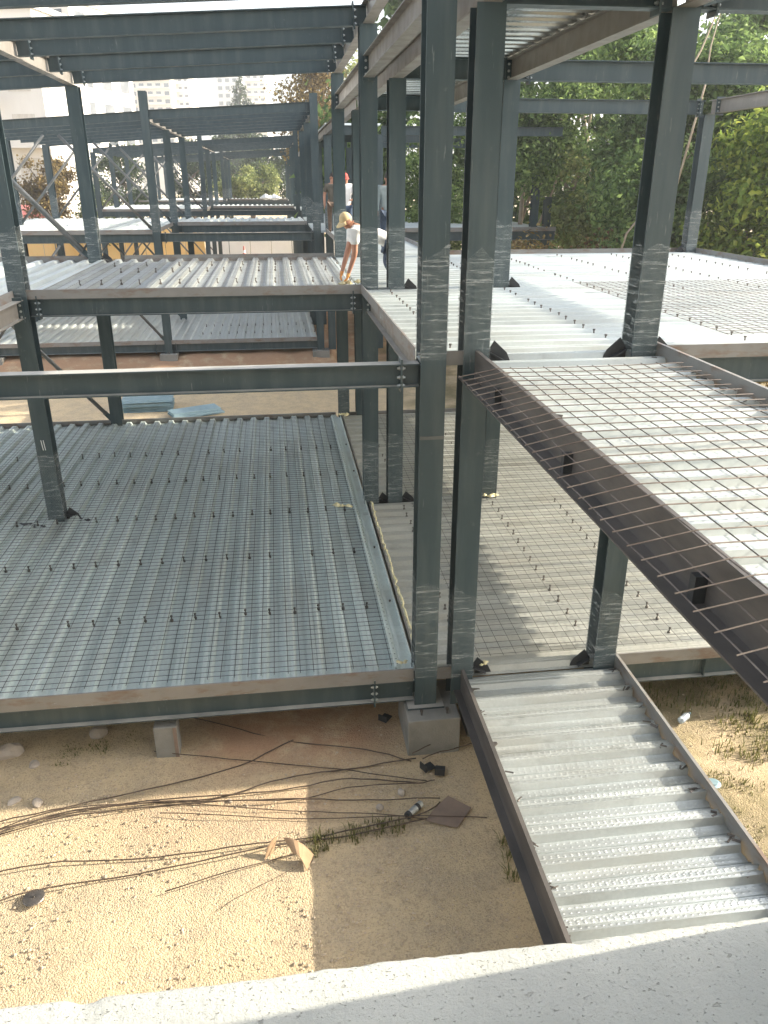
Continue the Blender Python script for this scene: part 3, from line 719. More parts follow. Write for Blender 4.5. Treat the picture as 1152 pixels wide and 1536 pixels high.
# loose bars on the ground
def bar(label, pts, r=.007, group='loose rusty bars bundled on the sand', lift=.02):
    w = [at(x, y, G+lift) for x, y in pts]
    q = random.Random(int(pts[0][0]*13+pts[0][1])); out = []
    for i in range(len(w)-1):
        for k in range(4): out.append(w[i].lerp(w[i+1], k/4))
    out.append(w[-1])
    # smooth, with small lifts
    for _ in range(3):
        out = [out[0]]+[(out[i-1]+out[i]*2+out[i+1])/4 for i in range(1, len(out)-1)]+[out[-1]]
    out = [p+Vector((0, 0, .02+.02*math.sin(i*.6+q.random()))) for i, p in enumerate(out)]
    o = MB().tube(out, r*.72, 6).obj('steel_bar', 'rebar', smooth=True)
    return tag(o, label, 'steel bar', group)
BL = 'thin bent rusty bar lying among the others across the sand'
bar(BL, [(-20, 1241), (60, 1222), (130, 1203), (233, 1187), (287, 1170), (384, 1142), (440, 1113)], .010)
bar('bar curving just below the deck edge toward the concrete pedestal', [(290, 1080), (384, 1103), (454, 1116), (551, 1128), (617, 1142)], .009)
bar('bar running from the concrete stub to the pedestal, upper middle of the sand', [(232, 1131), (384, 1146), (511, 1152), (584, 1170), (640, 1172)], .008)
bar(BL, [(-20, 1255), (40, 1237), (110, 1217), (233, 1207), (320, 1200), (384, 1181), (467, 1163), (527, 1153), (624, 1140)], .010)
bar(BL, [(-20, 1262), (30, 1240), (100, 1214), (267, 1202), (384, 1190), (467, 1180), (527, 1170), (584, 1170), (624, 1178)], .010)
bar(BL, [(0, 1246), (110, 1210), (240, 1203), (384, 1206), (450, 1201), (517, 1182), (617, 1180), (652, 1170)], .008)
bar(BL, [(220, 1204), (384, 1217), (477, 1217), (597, 1228), (640, 1229)], .007)
bar(BL, [(240, 1222), (384, 1230), (517, 1227), (617, 1228), (730, 1227)], .007)
bar(BL, [(0, 1255), (120, 1222), (260, 1206), (400, 1204), (480, 1199), (580, 1202), (660, 1201)], .009)
bar('long bar lying over the sunlit sand, above the dark disc', [(-20, 1316), (90, 1293), (233, 1288), (384, 1270), (415, 1263), (517, 1250), (637, 1227), (660, 1203)], .010, 'separate bars on the sunlit sand')
bar('long bar passing the dark disc on the sunlit sand', [(-20, 1362), (67, 1333), (200, 1313), (384, 1279), (430, 1265), (560, 1250), (640, 1232)], .010, 'separate bars on the sunlit sand')
bar('short straight bar pointing at the torn cardboard', [(248, 1341), (384, 1299), (452, 1277)], .008, 'separate bars on the sunlit sand')
bar('faint thin wire below the torn cardboard', [(330, 1367), (384, 1334), (440, 1302)], .004, 'separate bars on the sunlit sand')
bar('short bar leaning on the pedestal face, upper one', [(618, 1134), (655, 1116), (689, 1098)], .009, None, .10)
bar('short bar leaning on the pedestal face, lower one', [(634, 1141), (670, 1128), (708, 1115)], .009, None, .06)

# small litter
def flatpiece(name, label, cat, pts, m, th=.006, z=G+.03, curl=0., sub=1):
    w = [at(x, y, z) for x, y in pts]; c = sum(w, Vector())/len(w)
    mb = MB(); n_ = len(w)
    top = [p-c+Vector((0, 0, th+curl*((p-c).length**2))) for p in w]; bot = [p-Vector((0, 0, th)) for p in top]
    mb.add(bot+top+[Vector((0, 0, 0)), Vector((0, 0, th))], [(2*n_, (i+1) % n_, i) for i in range(n_)]+[(2*n_+1, n_+i, n_+(i+1) % n_) for i in range(n_)]+[(i, (i+1) % n_, n_+(i+1) % n_, n_+i) for i in range(n_)])
    o = mb.obj(name, m, loc=c); return tag(o, label, cat)
flatpiece('cardboard_sheet', 'square brown board lying flat on the gravel beside the metal canister', 'board', [(672, 1194), (707, 1212), (686, 1242), (666, 1238), (638, 1231), (652, 1213)], 'cardboard_grey')
tc_ = thing('torn_cardboard', 'torn curled piece of cardboard standing on the sunlit sand', 'cardboard', at(435, 1290, G))
def sheet_grid(a, b_, c, d, bend, nn=6):
    mb = MB()
    for i in range(nn+1):
        for j in range(nn+1):
            u, w = i/nn, j/nn
            p = (a*(1-u)+b_*u)*(1-w)+(d*(1-u)+c*u)*w
            mb.v.append(tuple(p+Vector((0, 0, bend*math.sin(u*PI)))))
    for i in range(nn):
        for j in range(nn): k = i*(nn+1)+j; mb.f.append((k, k+nn+1, k+nn+2, k+1))
    return mb
for pts, zz, bd in (([(425, 1256), (470, 1282), (460, 1306), (440, 1280)], (.16, .05, .01, .10), .06), ([(416, 1254), (400, 1272), (397, 1292), (410, 1280)], (.17, .10, .01, .02), .02)):
    w = [at(x, y, G+z_)-tc_.location for (x, y), z_ in zip(pts, zz)]
    o = sheet_grid(*w, bd).obj('flap', 'cardboard', tc_); so = o.modifiers.new('thick', 'SOLIDIFY'); so.thickness = .006
tk = thing('metal_canister', 'silver tube canister lying on the gravel among the bars', 'canister', at(622, 1214, G+.05), math.atan2(1, 1.1))
ry = Matrix.Rotation(PI/2, 3, 'Y')
MB().lathe([(.0, -.12), (.036, -.12), (.038, -.11), (.038, .10), (.03, .115), (.018, .12)], n=18, rot=ry).obj('can', 'bolt_zinc', tk, smooth=False)
MB().lathe([(.039, -.125), (.041, -.12), (.041, -.09), (.039, -.085)], n=18, rot=ry).obj('cap', 'black_steel', tk)
MB().lathe([(.0385, .02), (.0392, .03), (.0392, .05), (.0385, .06)], n=18, rot=ry).obj('band', 'black_steel', tk)
def bracket(label, px, py, rz):
    t = thing('angle_bracket', label, 'bracket', at(px, py, G+.03), rz, 'dropped black brackets')
    MB().box((0, 0, .01), (.15, .11, .012)).obj('leg', 'black_steel', t); MB().box((-.07, 0, .05), (.012, .11, .08)).obj('leg', 'black_steel', t)
bracket('larger black angle bracket lying at the foot of the pedestal', 642, 1152, .5)
bracket('smaller black angle bracket at the right end of the bars', 660, 1157, 1.3)
bracket('black clamp hanging scrap under the bolted end of the front deck beam', 578, 1078, .9)
td = thing('dark_disc', 'small dark round drain disc on the sunlit sand, lower left', 'disc', at(51, 1347, G+.035))
MB().lathe([(.0, 0), (.09, 0), (.098, .006), (.09, .014), (.03, .018), (.0, .018)], n=28).obj('plate', 'stud', td, smooth=False)
MB().lathe([(.0, .018), (.012, .018), (.010, .03), (0, .03)], n=10).obj('knob', 'stud', td)
# bottle on the weedy gravel
m, n, l, b = mat('clear_plastic'); b.inputs['Base Color'].default_value = (.7, .78, .85, 1); b.inputs['Roughness'].default_value = .12; b.inputs['Transmission Weight'].default_value = .55; M['clear'] = m
tb = thing('plastic_bottle', 'crushed clear plastic bottle on the weedy gravel right of the lower walkway', 'bottle', at(1027, 1076, G+.06), .6)
MB().lathe([(.0, -.1), (.04, -.1), (.045, -.08), (.038, -.03), (.045, .02), (.04, .06), (.014, .09), (.014, .11)], n=12, rot=ry).obj('body', 'clear', tb, smooth=True)
MB().lathe([(.017, .108), (.017, .125), (0, .125)], n=10, rot=ry).obj('cap', 'sheet_blue', tb)
tl = thing('bottle_lid', 'pale green plastic lid on the gravel at the walkway right rim', 'lid', at(1070, 1176, G+.04), .3)
MB().lathe([(0, 0), (.07, 0), (.08, .012), (.05, .02), (.045, .03), (0, .03)], n=18).obj('disc', 'sheet_blue', tl)
# yellow foam bits on the decks
def lump(label, p, r, m='foam', name='foam_scrap', cat='foam', group='yellow foam scraps'):
    mb = MB(); q = random.Random(int(p[0]*100+p[1]*77))
    for k in range(6):
        c = Vector((q.uniform(-r, r), q.uniform(-r, r)*.6, q.uniform(0, .03))); s_ = r*q.uniform(.3, .6)
        vs = [(s_, 0, 0), (0, s_*.7, 0), (-s_, 0, 0), (0, -s_*.7, 0), (0, 0, s_*.6), (0, 0, -s_*.4)]
        vs = [c+Vector(w)*q.uniform(.7, 1.2) for w in vs]
        mb.add(vs, [(0, 1, 4), (1, 2, 4), (2, 3, 4), (3, 0, 4), (1, 0, 5), (2, 1, 5), (3, 2, 5), (0, 3, 5)])
    o = mb.obj(name, m, loc=p); return tag(o, label, cat, group)
lump('yellow foam scrap lying on the mesh of the lower left deck near its right edge', at(515, 760, LL+.04), .13)
lump('yellow foam scrap at the foot of the second near column, lower corridor', Vector((XB+.30, Y0-.02, LL+.06)), .07)
lump('yellow foam lump beside the tall near column at the lower left deck corner', Vector((XA-.26, Y0+.12, LL+.07)), .08)
lump('yellow foam scrap at the foot of the half-hidden grey column, lower corridor', Vector((XR-.02, Y1-.2, LL+.05)), .14)
lump('small foam crumb on the rim where the rear left-deck columns stand', Vector((XA-.05, Y2-.35, LL+.06)), .12)
# foam bead along the lower deck joint
mb = MB(); q = random.Random(3); pts = []
y = Y0+.35
while y < Y1-.2: pts.append(Vector((XA-.02+q.uniform(-.02, .02), y, LL+.06+q.uniform(-.008, .012)))); y += .09
mb.tube(pts, [q.uniform(.008, .022) for _ in pts], 6)
tag(mb.obj('foam_bead', 'foam', smooth=True), 'pale yellow foam bead squeezed along the joint right of the lower left deck', 'foam')
for i, (x, y, w_) in enumerate(((38, 787, 'left of the chalk-marked column foot'), (128, 781, 'right of the chalk-marked column foot'), (60, 790, 'touching the chalk-marked column foot'))):
    lump('torn dark sheet scrap on the lower left deck, '+w_, at(x, y, LL+.05), .08, 'black_steel', 'metal_scrap', 'scrap', 'torn sheet scraps')
# drain-like trough trim along the lower left deck edge
mb = MB(); mb.box2((XA-.33, Y0+.05, LL-.0), (XA-.30, Y2-.3, LL+.05)); mb.box2((XA-.30, Y0+.05, LL-.012), (XA-.10, Y2-.3, LL-.004)); mb.box2((XA-.115, Y0+.05, LL-.004), (XA-.10, Y2-.3, LL+.055))
tag(mb.obj('edge_trough', 'galvanised_dull'), 'folded dull metal trough along the right edge of the lower left deck', 'metal trim')

# stacks of bluish sheets in the courtyard
def stack(label, p, L, W, rz, n_, group='stacked blue-grey sheets in the courtyard'):
    t = thing('sheet_stack', label, 'sheet stack', p, rz, group); q = random.Random(int(p[0]*31))
    for i in range(n_):
        mb = MB(); prof = []; k = 5
        for j in range(k): o = -W/2+j*W/k; prof += [(o, 0), (o+W/k*.35, 0), (o+W/k*.45, .05), (o+W/k*.85, .05), (o+W/k*.95, 0)]
        dx, dy = q.uniform(-.08, .08), q.uniform(-.04, .04)
        a = [(-L/2+dx, y_+dy, z_+.055*i) for y_, z_ in prof]; b_ = [(L/2+dx, y_+dy, z_+.055*i) for y_, z_ in prof]; nn = len(prof)
        mb.add(a+b_, [(j, j+1, nn+j+1, nn+j) for j in range(nn-1)])
        o = mb.obj('sheet', 'sheet_blue', t); so = o.modifiers.new('thick', 'SOLIDIFY'); so.thickness = .006
stack('left, higher stack of blue-grey sheets on the courtyard sand', at(221, 612, G+.04), 1.35, .9, .05, 6)
stack('right, slanted stack of blue-grey sheets on the courtyard sand', at(295, 622, G+.04), 1.35, .6, .42, 3)

# grass tufts on the ground
def tuft_mesh(mb, cx, cy, r, n_, hmax, q):
    for i in range(n_):
        a = q.uniform(0, 2*PI); d = r*math.sqrt(q.random()); x, y = cx+d*math.cos(a), cy+d*math.sin(a)
        hh = q.uniform(.4, 1)*hmax; b2 = q.uniform(0, 2*PI); ln = q.uniform(.2, .9)*hh; w = .004+q.random()*.004
        px, py = -math.sin(b2)*w, math.cos(b2)*w
        x1, y1 = x+math.cos(b2)*ln*.4, y+math.sin(b2)*ln*.4; x2, y2 = x+math.cos(b2)*ln, y+math.sin(b2)*ln
        mb.add([(x-px, y-py, G-.03), (x+px, y+py, G-.03), (x1+px*.8, y1+py*.8, G+hh*.6), (x1-px*.8, y1-py*.8, G+hh*.6), (x2, y2, G+hh)], [(0, 1, 2, 3), (3, 2, 4)])
def tint(me, q, base=0.):
    at_ = me.attributes.new('tint', 'FLOAT', 'FACE')
    at_.data.foreach_set('value', [min(1, max(0, q.gauss(.5, .22)+base)) for _ in range(len(me.polygons))])
def tuft(label, spots, hmax, group='grass tufts on the sand'):
    q = random.Random(int(spots[0][0]*10)); mb = MB()
    for cx, cy, r, n_ in spots: tuft_mesh(mb, cx, cy, r, n_, hmax, q)
    o = mb.obj('grass_tuft', 'grass'); tint(o.data, q); return tag(o, label, 'grass', group)
g1 = [at(x, y, G) for x, y in ((490, 1262), (530, 1252), (560, 1245), (590, 1240), (475, 1272))]
tuft('sparse green grass tuft among the bars, left of the brown board', [(p.x, p.y, .13, 60) for p in g1], .10)
g2 = [at(x, y, G) for x, y in ((762, 1290), (755, 1270), (768, 1320))]
tuft('thin grass blades against the left side of the lower walkway', [(p.x, p.y, .06, 22) for p in g2], .2)
g3 = [at(x, y, G) for x, y in ((110, 1128), (150, 1122), (200, 1112), (95, 1140))]
tuft('low mossy weeds under the edge of the lower left deck', [(p.x, p.y, .15, 90) for p in g3], .06)
mb = MB(); q = random.Random(21)
for i in range(150):
    x, y = q.uniform(4.1, 8.5), q.uniform(4.6, 12)
    if q.random() < .45: x, y = q.gauss(6.2, .5), q.gauss(7.4, .5)
    tuft_mesh(mb, x, y, q.uniform(.1, .3), int(q.uniform(20, 60)), q.uniform(.05, .14), q)
o = mb.obj('ground_cover', 'grass'); tint(o.data, q, -.1); tag(o, 'patchy dry weeds growing on the gravel right of the lower walkway', 'weeds', kind='stuff')

# ================================================================== VIEWER'S BUILDING : ledge and side pier
t = thing('concrete_ledge', 'rough pale concrete ledge across the bottom of the picture', 'ledge', (0, 0, 0))
mb = MB(); nx_ = 240; q = random.Random(2)
import mathutils.noise as nz
rows = [(.55, .300), (.75, .3005), (.92, .300), (.968, .2988), (.990, .295), (1.000, .286), (1.003, .270), (1.003, .0), (1.003, -.3)]
for i in range(nx_+1):
    x = -1.6+i*(1.12+1.6)/nx_
    for j, (y, z) in enumerate(rows):
        e = .004*nz.noise(Vector((x*3, 0, 0)))+.004*nz.noise(Vector((x*19, 1, 0)))+.0025*nz.noise(Vector((x*60, 2, 0)))
        chip = max(0, nz.noise(Vector((x*9, 7, 0)))-.35)*.03
        w = (0, 0, .15, .5, 1, 1, 1, 1, 1)[j]
        mb.v.append((x, y+e*w-chip*w, z+(.0015*nz.noise(Vector((x*8, y*8, 3))) if j < 4 else 0)-chip*w*.4*(1 if j < 7 else 0)))
k = len(rows)
for i in range(nx_):
    for j in range(k-1): mb.f.append((i*k+j, (i+1)*k+j, (i+1)*k+j+1, i*k+j+1))
mb.obj('ledge_top', 'ledge_concrete', t, smooth=True)
tp = thing('side_pier', 'rendered wall pier of the viewer\'s building, out of frame, shading the ledge', 'wall', (0, 0, 0))
MB().box2((1.13, -.3, -4.6), (1.75, 1.003, 3.2)).obj('pier', 'old_wall', tp)
tp = thing('old_wall', 'rendered wall of the viewer\'s building below the ledge', 'wall', (0, 0, 0))
MB().box2((-6, .2, -4.7), (6, .54, .25)).obj('wall_panel', 'old_wall', tp)
tp = thing('sky_block_wall', 'tall unseen wall added behind the viewer to keep sky light off the frame fronts', 'wall', (0, 0, 0))
MB().box2((-14, -2.2, -4.7), (14, -1.9, 9.0)).obj('wall_panel', 'old_wall', tp)  # added out of view, cuts the sky light reaching the front faces

# ================================================================== VEGETATION
def foliage(name, label, cat, loc, clumps, nleaf, size, m, trunk=None, group=None, seed=1, limbs=6, aspect=.55, bark='bark', droop_=.3, tb=0.):
    """clumps: list of (x,y,z,r) relative to loc. Leaves are small bent quads spread in each clump's shell and volume"""
    t = thing(name, label, cat, loc, group=group); q = random.Random(seed); mb = MB(); tints = []
    tot = sum(c[3]**2 for c in clumps)
    for (x, y, z, r) in clumps:
        cb = q.gauss(0, .16)
        for i in range(int(nleaf*r*r/tot)):
            d = Vector((q.gauss(0, 1), q.gauss(0, 1), q.gauss(0, 1))).normalized()*min(1.5, abs(q.gauss(.62, .30)))
            p = Vector((x, y, z))+Vector((d.x*r, d.y*r, d.z*r*.85))
            s_ = size*q.uniform(.6, 1.35); nrm = (d+Vector((q.gauss(0, .6), q.gauss(0, .6), q.gauss(.3, .6)))).normalized()
            ax = nrm.cross(Vector((q.gauss(0, 1), q.gauss(0, 1), q.gauss(0, 1)-droop_))).normalized(); ay = nrm.cross(ax)
            k = len(mb.v)
            mb.v += [tuple(p-ax*s_*.5), tuple(p-ay*s_*aspect*.5+nrm*s_*.08), tuple(p+ax*s_*.5-nrm*s_*.1), tuple(p+ay*s_*aspect*.5+nrm*s_*.08)]
            mb.f.append((k, k+1, k+2, k+3)); tints.append(min(1, max(0, q.gauss(.45, .30)+cb+tb)))
    o = mb.obj('crown', m, t)
    a_ = o.data.attributes.new('tint', 'FLOAT', 'FACE'); a_.data.foreach_set('value', tints)
    if trunk:
        th, tr = trunk; tm = MB(); pts = [Vector((q.gauss(0, .06)*i, q.gauss(0, .06)*i, th*i/6)) for i in range(7)]
        tm.tube([Vector((0, 0, -.2))]+pts, [tr*1.4]+[tr*(1-.1*i) for i in range(7)], 8)
        for c in q.sample(clumps, min(limbs, len(clumps))):
            s0 = pts[q.randint(2, 5)]; e = Vector(c[:3]); mid = s0.lerp(e, .5)+Vector((q.gauss(0, .15), q.gauss(0, .15), .2))
            tm.tube([s0, mid, e], [tr*.5, tr*.32, tr*.12], 6)
        tm.obj('trunk', bark, t, smooth=True)
    return t
def blob(n_, rx, ry, rz, z0, r0, r1, seed):
    q = random.Random(seed); out = []
    for i in range(n_):
        while True:
            d = Vector((q.uniform(-1, 1), q.uniform(-1, 1), q.uniform(-1, 1)))
            if d.length < 1: break
        out.append((d.x*rx, d.y*ry, z0+d.z*rz, q.uniform(r0, r1)))
    return out
# right-hand mass, one tree or shrub at a time
RIGHT = [
 # x, y, z0(centre above ground), rx, ry, rz, leaf mat, label, n, size, trunk
 (13.2, 21.2, 4.6, 2.1, 1.6, 3.3, 'leaf_yellow', 'bright yellow-green creeper-covered tree at the right picture edge, beyond the slim far column', 9000, .20, (5, .14)),
 (17.0, 26.0, 8.5, 3.4, 2.5, 3.6, 'leaf_dark', 'tall loose tree with pale slender trunk above the yellow-green creeper', 9000, .22, (10, .16)),
 (12.6, 25.5, 7.4, 2.6, 2.0, 3.4, 'leaf_dark', 'tall dark tree with bare stems, seen just left of the lighter right column', 8000, .20, (9, .14)),
 (10.9, 22.8, 4.5, 1.8, 1.3, 2.3, 'leaf_dark', 'round mid-green bush behind the rear beam, left of the slim far column', 7500, .16, (4, .10)),
 (13.0, 29.0, 5.0, 2.6, 1.8, 3.2, 'leaf_olive', 'dusty olive shrub with blossom-like pale gaps behind the round bush', 7000, .17, (6, .12)),
 (9.4, 31.5, 8.6, 2.6, 2.0, 3.4, 'leaf_dark', 'mottled tree with pale flecks between the half-hidden grey column and the lighter right column', 7500, .18, (9, .14)),
 (6.8, 34.5, 4.6, 1.6, 1.6, 3.8, 'leaf_dark', 'dark hedge tree seen through the slot between the two tall near columns', 6500, .16, (7, .12)),
 (5.2, 42.5, 5.2, 1.6, 1.6, 3.6, 'leaf_dark', 'dark tree glimpsed left of the tall near column, over the brown floor edge', 6000, .2, (8, .14)),
 (14.2, 22.0, 2.6, 2.2, 1.4, 1.9, 'leaf_brown', 'dry brown-yellow undergrowth at the foot of the creeper-covered tree', 6000, .15, (3, .08)),
 (10.4, 24.2, 2.4, 1.6, 1.2, 1.7, 'leaf_russet', 'russet dry shrub right behind the black stub post', 5000, .15, (3, .08)),
 (7.2, 23.6, 2.6, 1.3, 1.0, 1.6, 'leaf_brown', 'yellow-brown weeds rising below the rear floor edge, centre right', 4500, .14, (3, .08)),
 (16.5, 22.5, 5.4, 2.2, 1.6, 3.6, 'leaf_yellow', 'second yellow-green creeper tree, cut by the right picture edge', 7000, .22, (6, .14)),
 (20.5, 33.0, 9.5, 4.5, 3.0, 4.6, 'leaf_dark', 'tall background tree filling the upper right corner', 9000, .30, (11, .2)),
 (14.0, 38.0, 9.0, 4.5, 3.0, 5.0, 'leaf_dark', 'broad background tree behind the level roof beams', 9000, .32, (11, .2)),
]
for i, (x, y, zc, rx, ry, rz, mt, lb, nl, sz, tr) in enumerate(RIGHT):
    foliage('broadleaf_tree' if tr[0] > 3.5 else 'shrub', lb, 'tree' if tr[0] > 3.5 else 'shrub', (x, y, G), blob(34, rx*1.12, ry, rz*1.08, zc, .5, 1.3, 50+i), int(nl*2.6), sz, mt, tr, 'trees and shrubs on the right', 80+i, bark='pale_bark')
# leaning bare stems among them
for i, (a, b_, lb) in enumerate((((1043, 180), (1066, 70), 'pale bare stem leaning right in the upper foliage'), ((940, 350), (985, 285), 'pale forked stem low in the round bush'), ((1020, 130), (1075, 20), 'thin pale stem at the upper right, by the picture top'))):
    p, e = atY(*a, 20.8+i*.3), atY(*b_, 21.6+i*.3); mid = p.lerp(e, .5)+Vector((.12, .1, 0))
    base = Vector((p.x-.2, p.y+2.2, G))
    o = MB().tube([base, p, mid, e, e+Vector((.2, .1, .8))], [.035, .028, .024, .02, .008], 7).obj('bare_stem', 'pale_bark', smooth=True); tag(o, lb, 'stem', 'bare stems in the foliage')
wood = foliage('woodland', 'dense far woodland closing the view behind the trees on the right', 'woodland', (18, 44, G),
               [(q.uniform(-14.5, 20), q.uniform(-2, 3), q.uniform(1.5, 16), q.uniform(1.2, 2.6)) for q in [random.Random(5)] for _ in range(170)], 42000, .5, 'leaf_dark', None, None, 91, tb=.02)
wood['kind'] = 'stuff'
# rear and left trees
BACK = [
 (-2.2, 96, 5.6, 3.6, 2.5, 2.6, 'leaf_olive', 'round grey-olive tree closing the view at the end of the frames', 9000, .32, (5, .3), 'leaf'),
 (-9.5, 104, 6.0, 5.5, 3.0, 4.0, 'leaf_conifer', 'dark green tree left of the grey-olive one at the end of the frames', 7000, .42, (7, .3), ''),
 (5.5, 108, 7.0, 5.5, 3.0, 5.0, 'leaf_conifer', 'dark green tree right of the grey-olive one, partly behind columns', 7000, .42, (8, .3), ''),
 (-3.0, 125, 9.0, 9.0, 3.0, 4.5, 'leaf_conifer', 'wide dark tree behind the grey-olive one', 8000, .5, (9, .4), ''),
 (3.6, 66, 11.4, 2.4, 2.2, 4.8, 'leaf_brown', 'tall yellow-brown tree rising above the frames left of the corridor', 9000, .28, (14, .25), ''),
 (6.5, 72, 10.0, 2.6, 2.2, 5.5, 'leaf_olive', 'olive tree close behind the tall yellow-brown one', 7000, .3, (12, .25), ''),
 (-15.5, 62, 5.6, 1.8, 1.5, 2.5, 'leaf_brown', 'brownish bushy tree beside the white apartment house at the left', 6000, .25, (5, .18), ''),
 (-17.0, 78, 6.0, 2.0, 2.0, 3.6, 'leaf_conifer', 'dark slender tree right of the brownish bush at the left', 6000, .28, (6, .2), ''),
 (-13.5, 82, 5.5, 2.0, 2.0, 3.6, 'leaf_conifer', 'dark tree behind the braces of the second frame', 6000, .28, (6, .2), ''),
 (-13.0, 66, 3.4, 1.6, 1.4, 1.8, 'leaf_olive', 'low olive bush behind the braces of the second frame', 4000, .22, (3, .12), ''),
]
for i, (x, y, zc, rx, ry, rz, mt, lb, nl, sz, tr, _) in enumerate(BACK):
    foliage('broadleaf_tree', lb, 'tree', (x, y, G), blob(24, rx, ry, rz, zc, rz*.22, rz*.45, 150+i), nl, sz, mt, tr, 'trees at the back', 180+i)
# conifer
q = random.Random(77); cl = []
for i in range(44):
    f = i/43; rr = (1-f)**.8*5.0+.25; a = i*2.4
    cl.append((rr*.7*math.cos(a), rr*.7*math.sin(a), 4+f*22, rr*.5+.35))
foliage('conifer', 'dark pointed conifer standing before the far white apartment block', 'tree', (-5.0, 170, G-2), cl, 14000, .7, 'leaf_conifer', (24, .35), None, 78, limbs=14, aspect=.3)
# unseen hedge added outside the frame to shade the weedy ground
foliage('hedge', 'long low hedge added out of frame at the right to shade the weedy gravel', 'hedge', (13.6, 4.6, G), blob(60, .9, 3.6, 1.9, 2.3, .5, .9, 9), 9000, .24, 'leaf_dark', (2, .1), None, 79)

# ================================================================== FAR BUILDINGS
def apartment(label, c, w, d, hgt, rz, floors, bays, m='render_white', balc=True, z0=G-2, cat='apartment block', name='apartment_block', winm='dark_glass', slab=.0, awn=False):
    t = thing(name, label, cat, (c[0], c[1], z0), rz)
    MB().box((0, 0, hgt/2), (w, d, hgt)).obj('wall', m, t)
    fh = hgt/floors; winme = {}
    def face(ax, n_, L, off, sgn):
        bw = L/n_
        for f in range(floors):
            for i in range(n_):
                u = -L/2+(i+.5)*bw; z = (f+.5)*fh; ww, wh = bw*.5, fh*.5
                mb = MB()
                if ax == 'y': mb.box((0, 0, 0), (ww, .06, wh))
                else: mb.box((0, 0, 0), (.06, ww, wh))
                key = (ax, L, n_)
                if key not in winme: winme[key] = mb.mesh('window', winm)
                loc = (u, sgn*(off+.005), z) if ax == 'y' else (sgn*(off+.005), u, z)
                link('window', winme[key], t, loc)
    face('y', bays, w, d/2, -1)
    if d > 5: face('x', max(2, int(bays*d/w)), d, w/2, 1)
    if balc:
        for f in range(1, floors):
            for i in range(bays):
                if (i+f) % 2 and bays > 3: continue
                bw = w/bays; u = -w/2+(i+.5)*bw
                mb = MB(); mb.box((u, -d/2-.6, f*fh), (bw*.9, 1.15, .18)); mb.box((u, -d/2-1.12, f*fh+.55), (bw*.9, .08, .75))
                mb.obj('balcony', m, t)
    MB().box((0, 0, hgt+.2), (w+.5, d+.5, .4)).obj('roof', 'render_grey', t)
    return t
def tower(label, px0, px1, ytop, Y, m, slabs=True, step=0.):
    a, b_ = atY(px0, ytop, Y), atY(px1, ytop, Y); w = (b_-a).length; z0 = -14.0; hgt = a.z-z0
    t = thing('apartment_tower', label, 'apartment block', ((a.x+b_.x)/2, Y, z0), R(-14), 'far apartment blocks')
    MB().box((0, 0, hgt/2), (w, 12, hgt)).obj('wall', m, t); MB().box((0, 0, hgt+.7), (w*.4, 5, 1.4)).obj('roof', 'render_grey', t)
    nb = max(3, int(w/3.6)); me = MB().box((0, 0, 0), (w/nb*.55, .12, 1.5)).mesh('window', 'dark_glass')
    for f in range(10):
        zc = hgt-1.9-f*3.1
        for i in range(min(nb, 9)):
            link('window', me, t, (-w/2+(i+.5)*w/nb, -6.03, zc))
        if slabs:
            mb = MB(); mb.box((w*.02, -6.8, zc-1.2), (w*(.98+step), 1.6, .22)); mb.box((w*.02, -7.5, zc-.75), (w*(.6+step), .1, .8)); mb.obj('balcony', m, t)
tower('beige high apartment block with many floor lines, behind the second roof at the left', 196, 262, 98, 400, 'render_cream')
tower('high apartment block with long protruding balconies, right neighbour of the beige one', 262, 288, 104, 405, 'render_white', True, .5)
tower('pale grey far block just left of the conifer', 328, 362, 104, 420, 'render_grey', False)
tower('far white balconied block just right of the conifer', 372, 402, 112, 430, 'render_cream', True, .3)
p = atY(160, 110, 120)
apartment('overexposed white apartment house rising behind the first roof at the left', (p.x-8.5, 122), 19, 12, 29, R(-24), 9, 5, 'render_white', z0=-8)
# nearest house at the left, with curtained windows and red awning
p = atY(45, 255, 74)
hs = apartment('nearest white apartment house at the left, broad balcony bands and curtained windows', (p.x-4.0, 78), 15, 8, 19, R(-14), 6, 4, 'render_white', True, z0=G-1, winm='curtain')
p = atY(62, 316, 66)
ta = thing('shop_awning', 'small red awning below the curtained window at the left', 'awning', (p.x-.3, 66, p.z), R(-14))
MB().extrude([(0, .45), (-1.1, -.25), (-1.1, -.45), (-1.02, -.45), (-1.02, -.22), (0, .40)], (-1.7, 0, 0), VY, VZ, VX, 3.4).obj('fabric', 'red_fabric', ta)
for x in (-1.55, 1.55): MB().tube([(x, -1.0, -.3), (x, -1.0, -3.2)], .04, 6).obj('post', 'pipe', ta)
# site hoardings
th_ = thing('site_hoarding', 'sunlit yellow-orange site hoarding beneath the second frame, left', 'hoarding', (-21, 68, G))
for i in range(10):
    MB().box((i*1.55+.75, 0, 1.25), (1.5, .05, 2.5)).obj('panel', 'hoarding_yellow', th_)
    MB().box((i*1.55, .08, 1.25), (.07, .07, 2.5)).obj('post', 'pipe', th_)
th_ = thing('site_hoarding', 'white site hoarding beneath the second frame, right of the yellow one', 'hoarding', (-5.2, 67, G))
for i in range(7):
    MB().box((i*1.65+.8, 0, .95), (1.6, .05, 1.9)).obj('panel', 'hoarding_white', th_)
    MB().box((i*1.65, .08, .95), (.07, .07, 1.9)).obj('post', 'pipe', th_)
cn = thing('traffic_cone', 'orange and white traffic cone before the white hoarding', 'traffic cone', (-2.4, 66, G))
MB().lathe([(.30, 0), (.30, .05), (.22, .06), (.05, 1.3), (.03, 1.32)], n=16).obj('cone', 'red_fabric', cn)
for z, r in ((.45, .165), (.8, .117)): MB().lathe([(r+.012, 0), (r-.022, .2)], (0, 0, z), 16).obj('stripe', 'hoarding_white', cn)
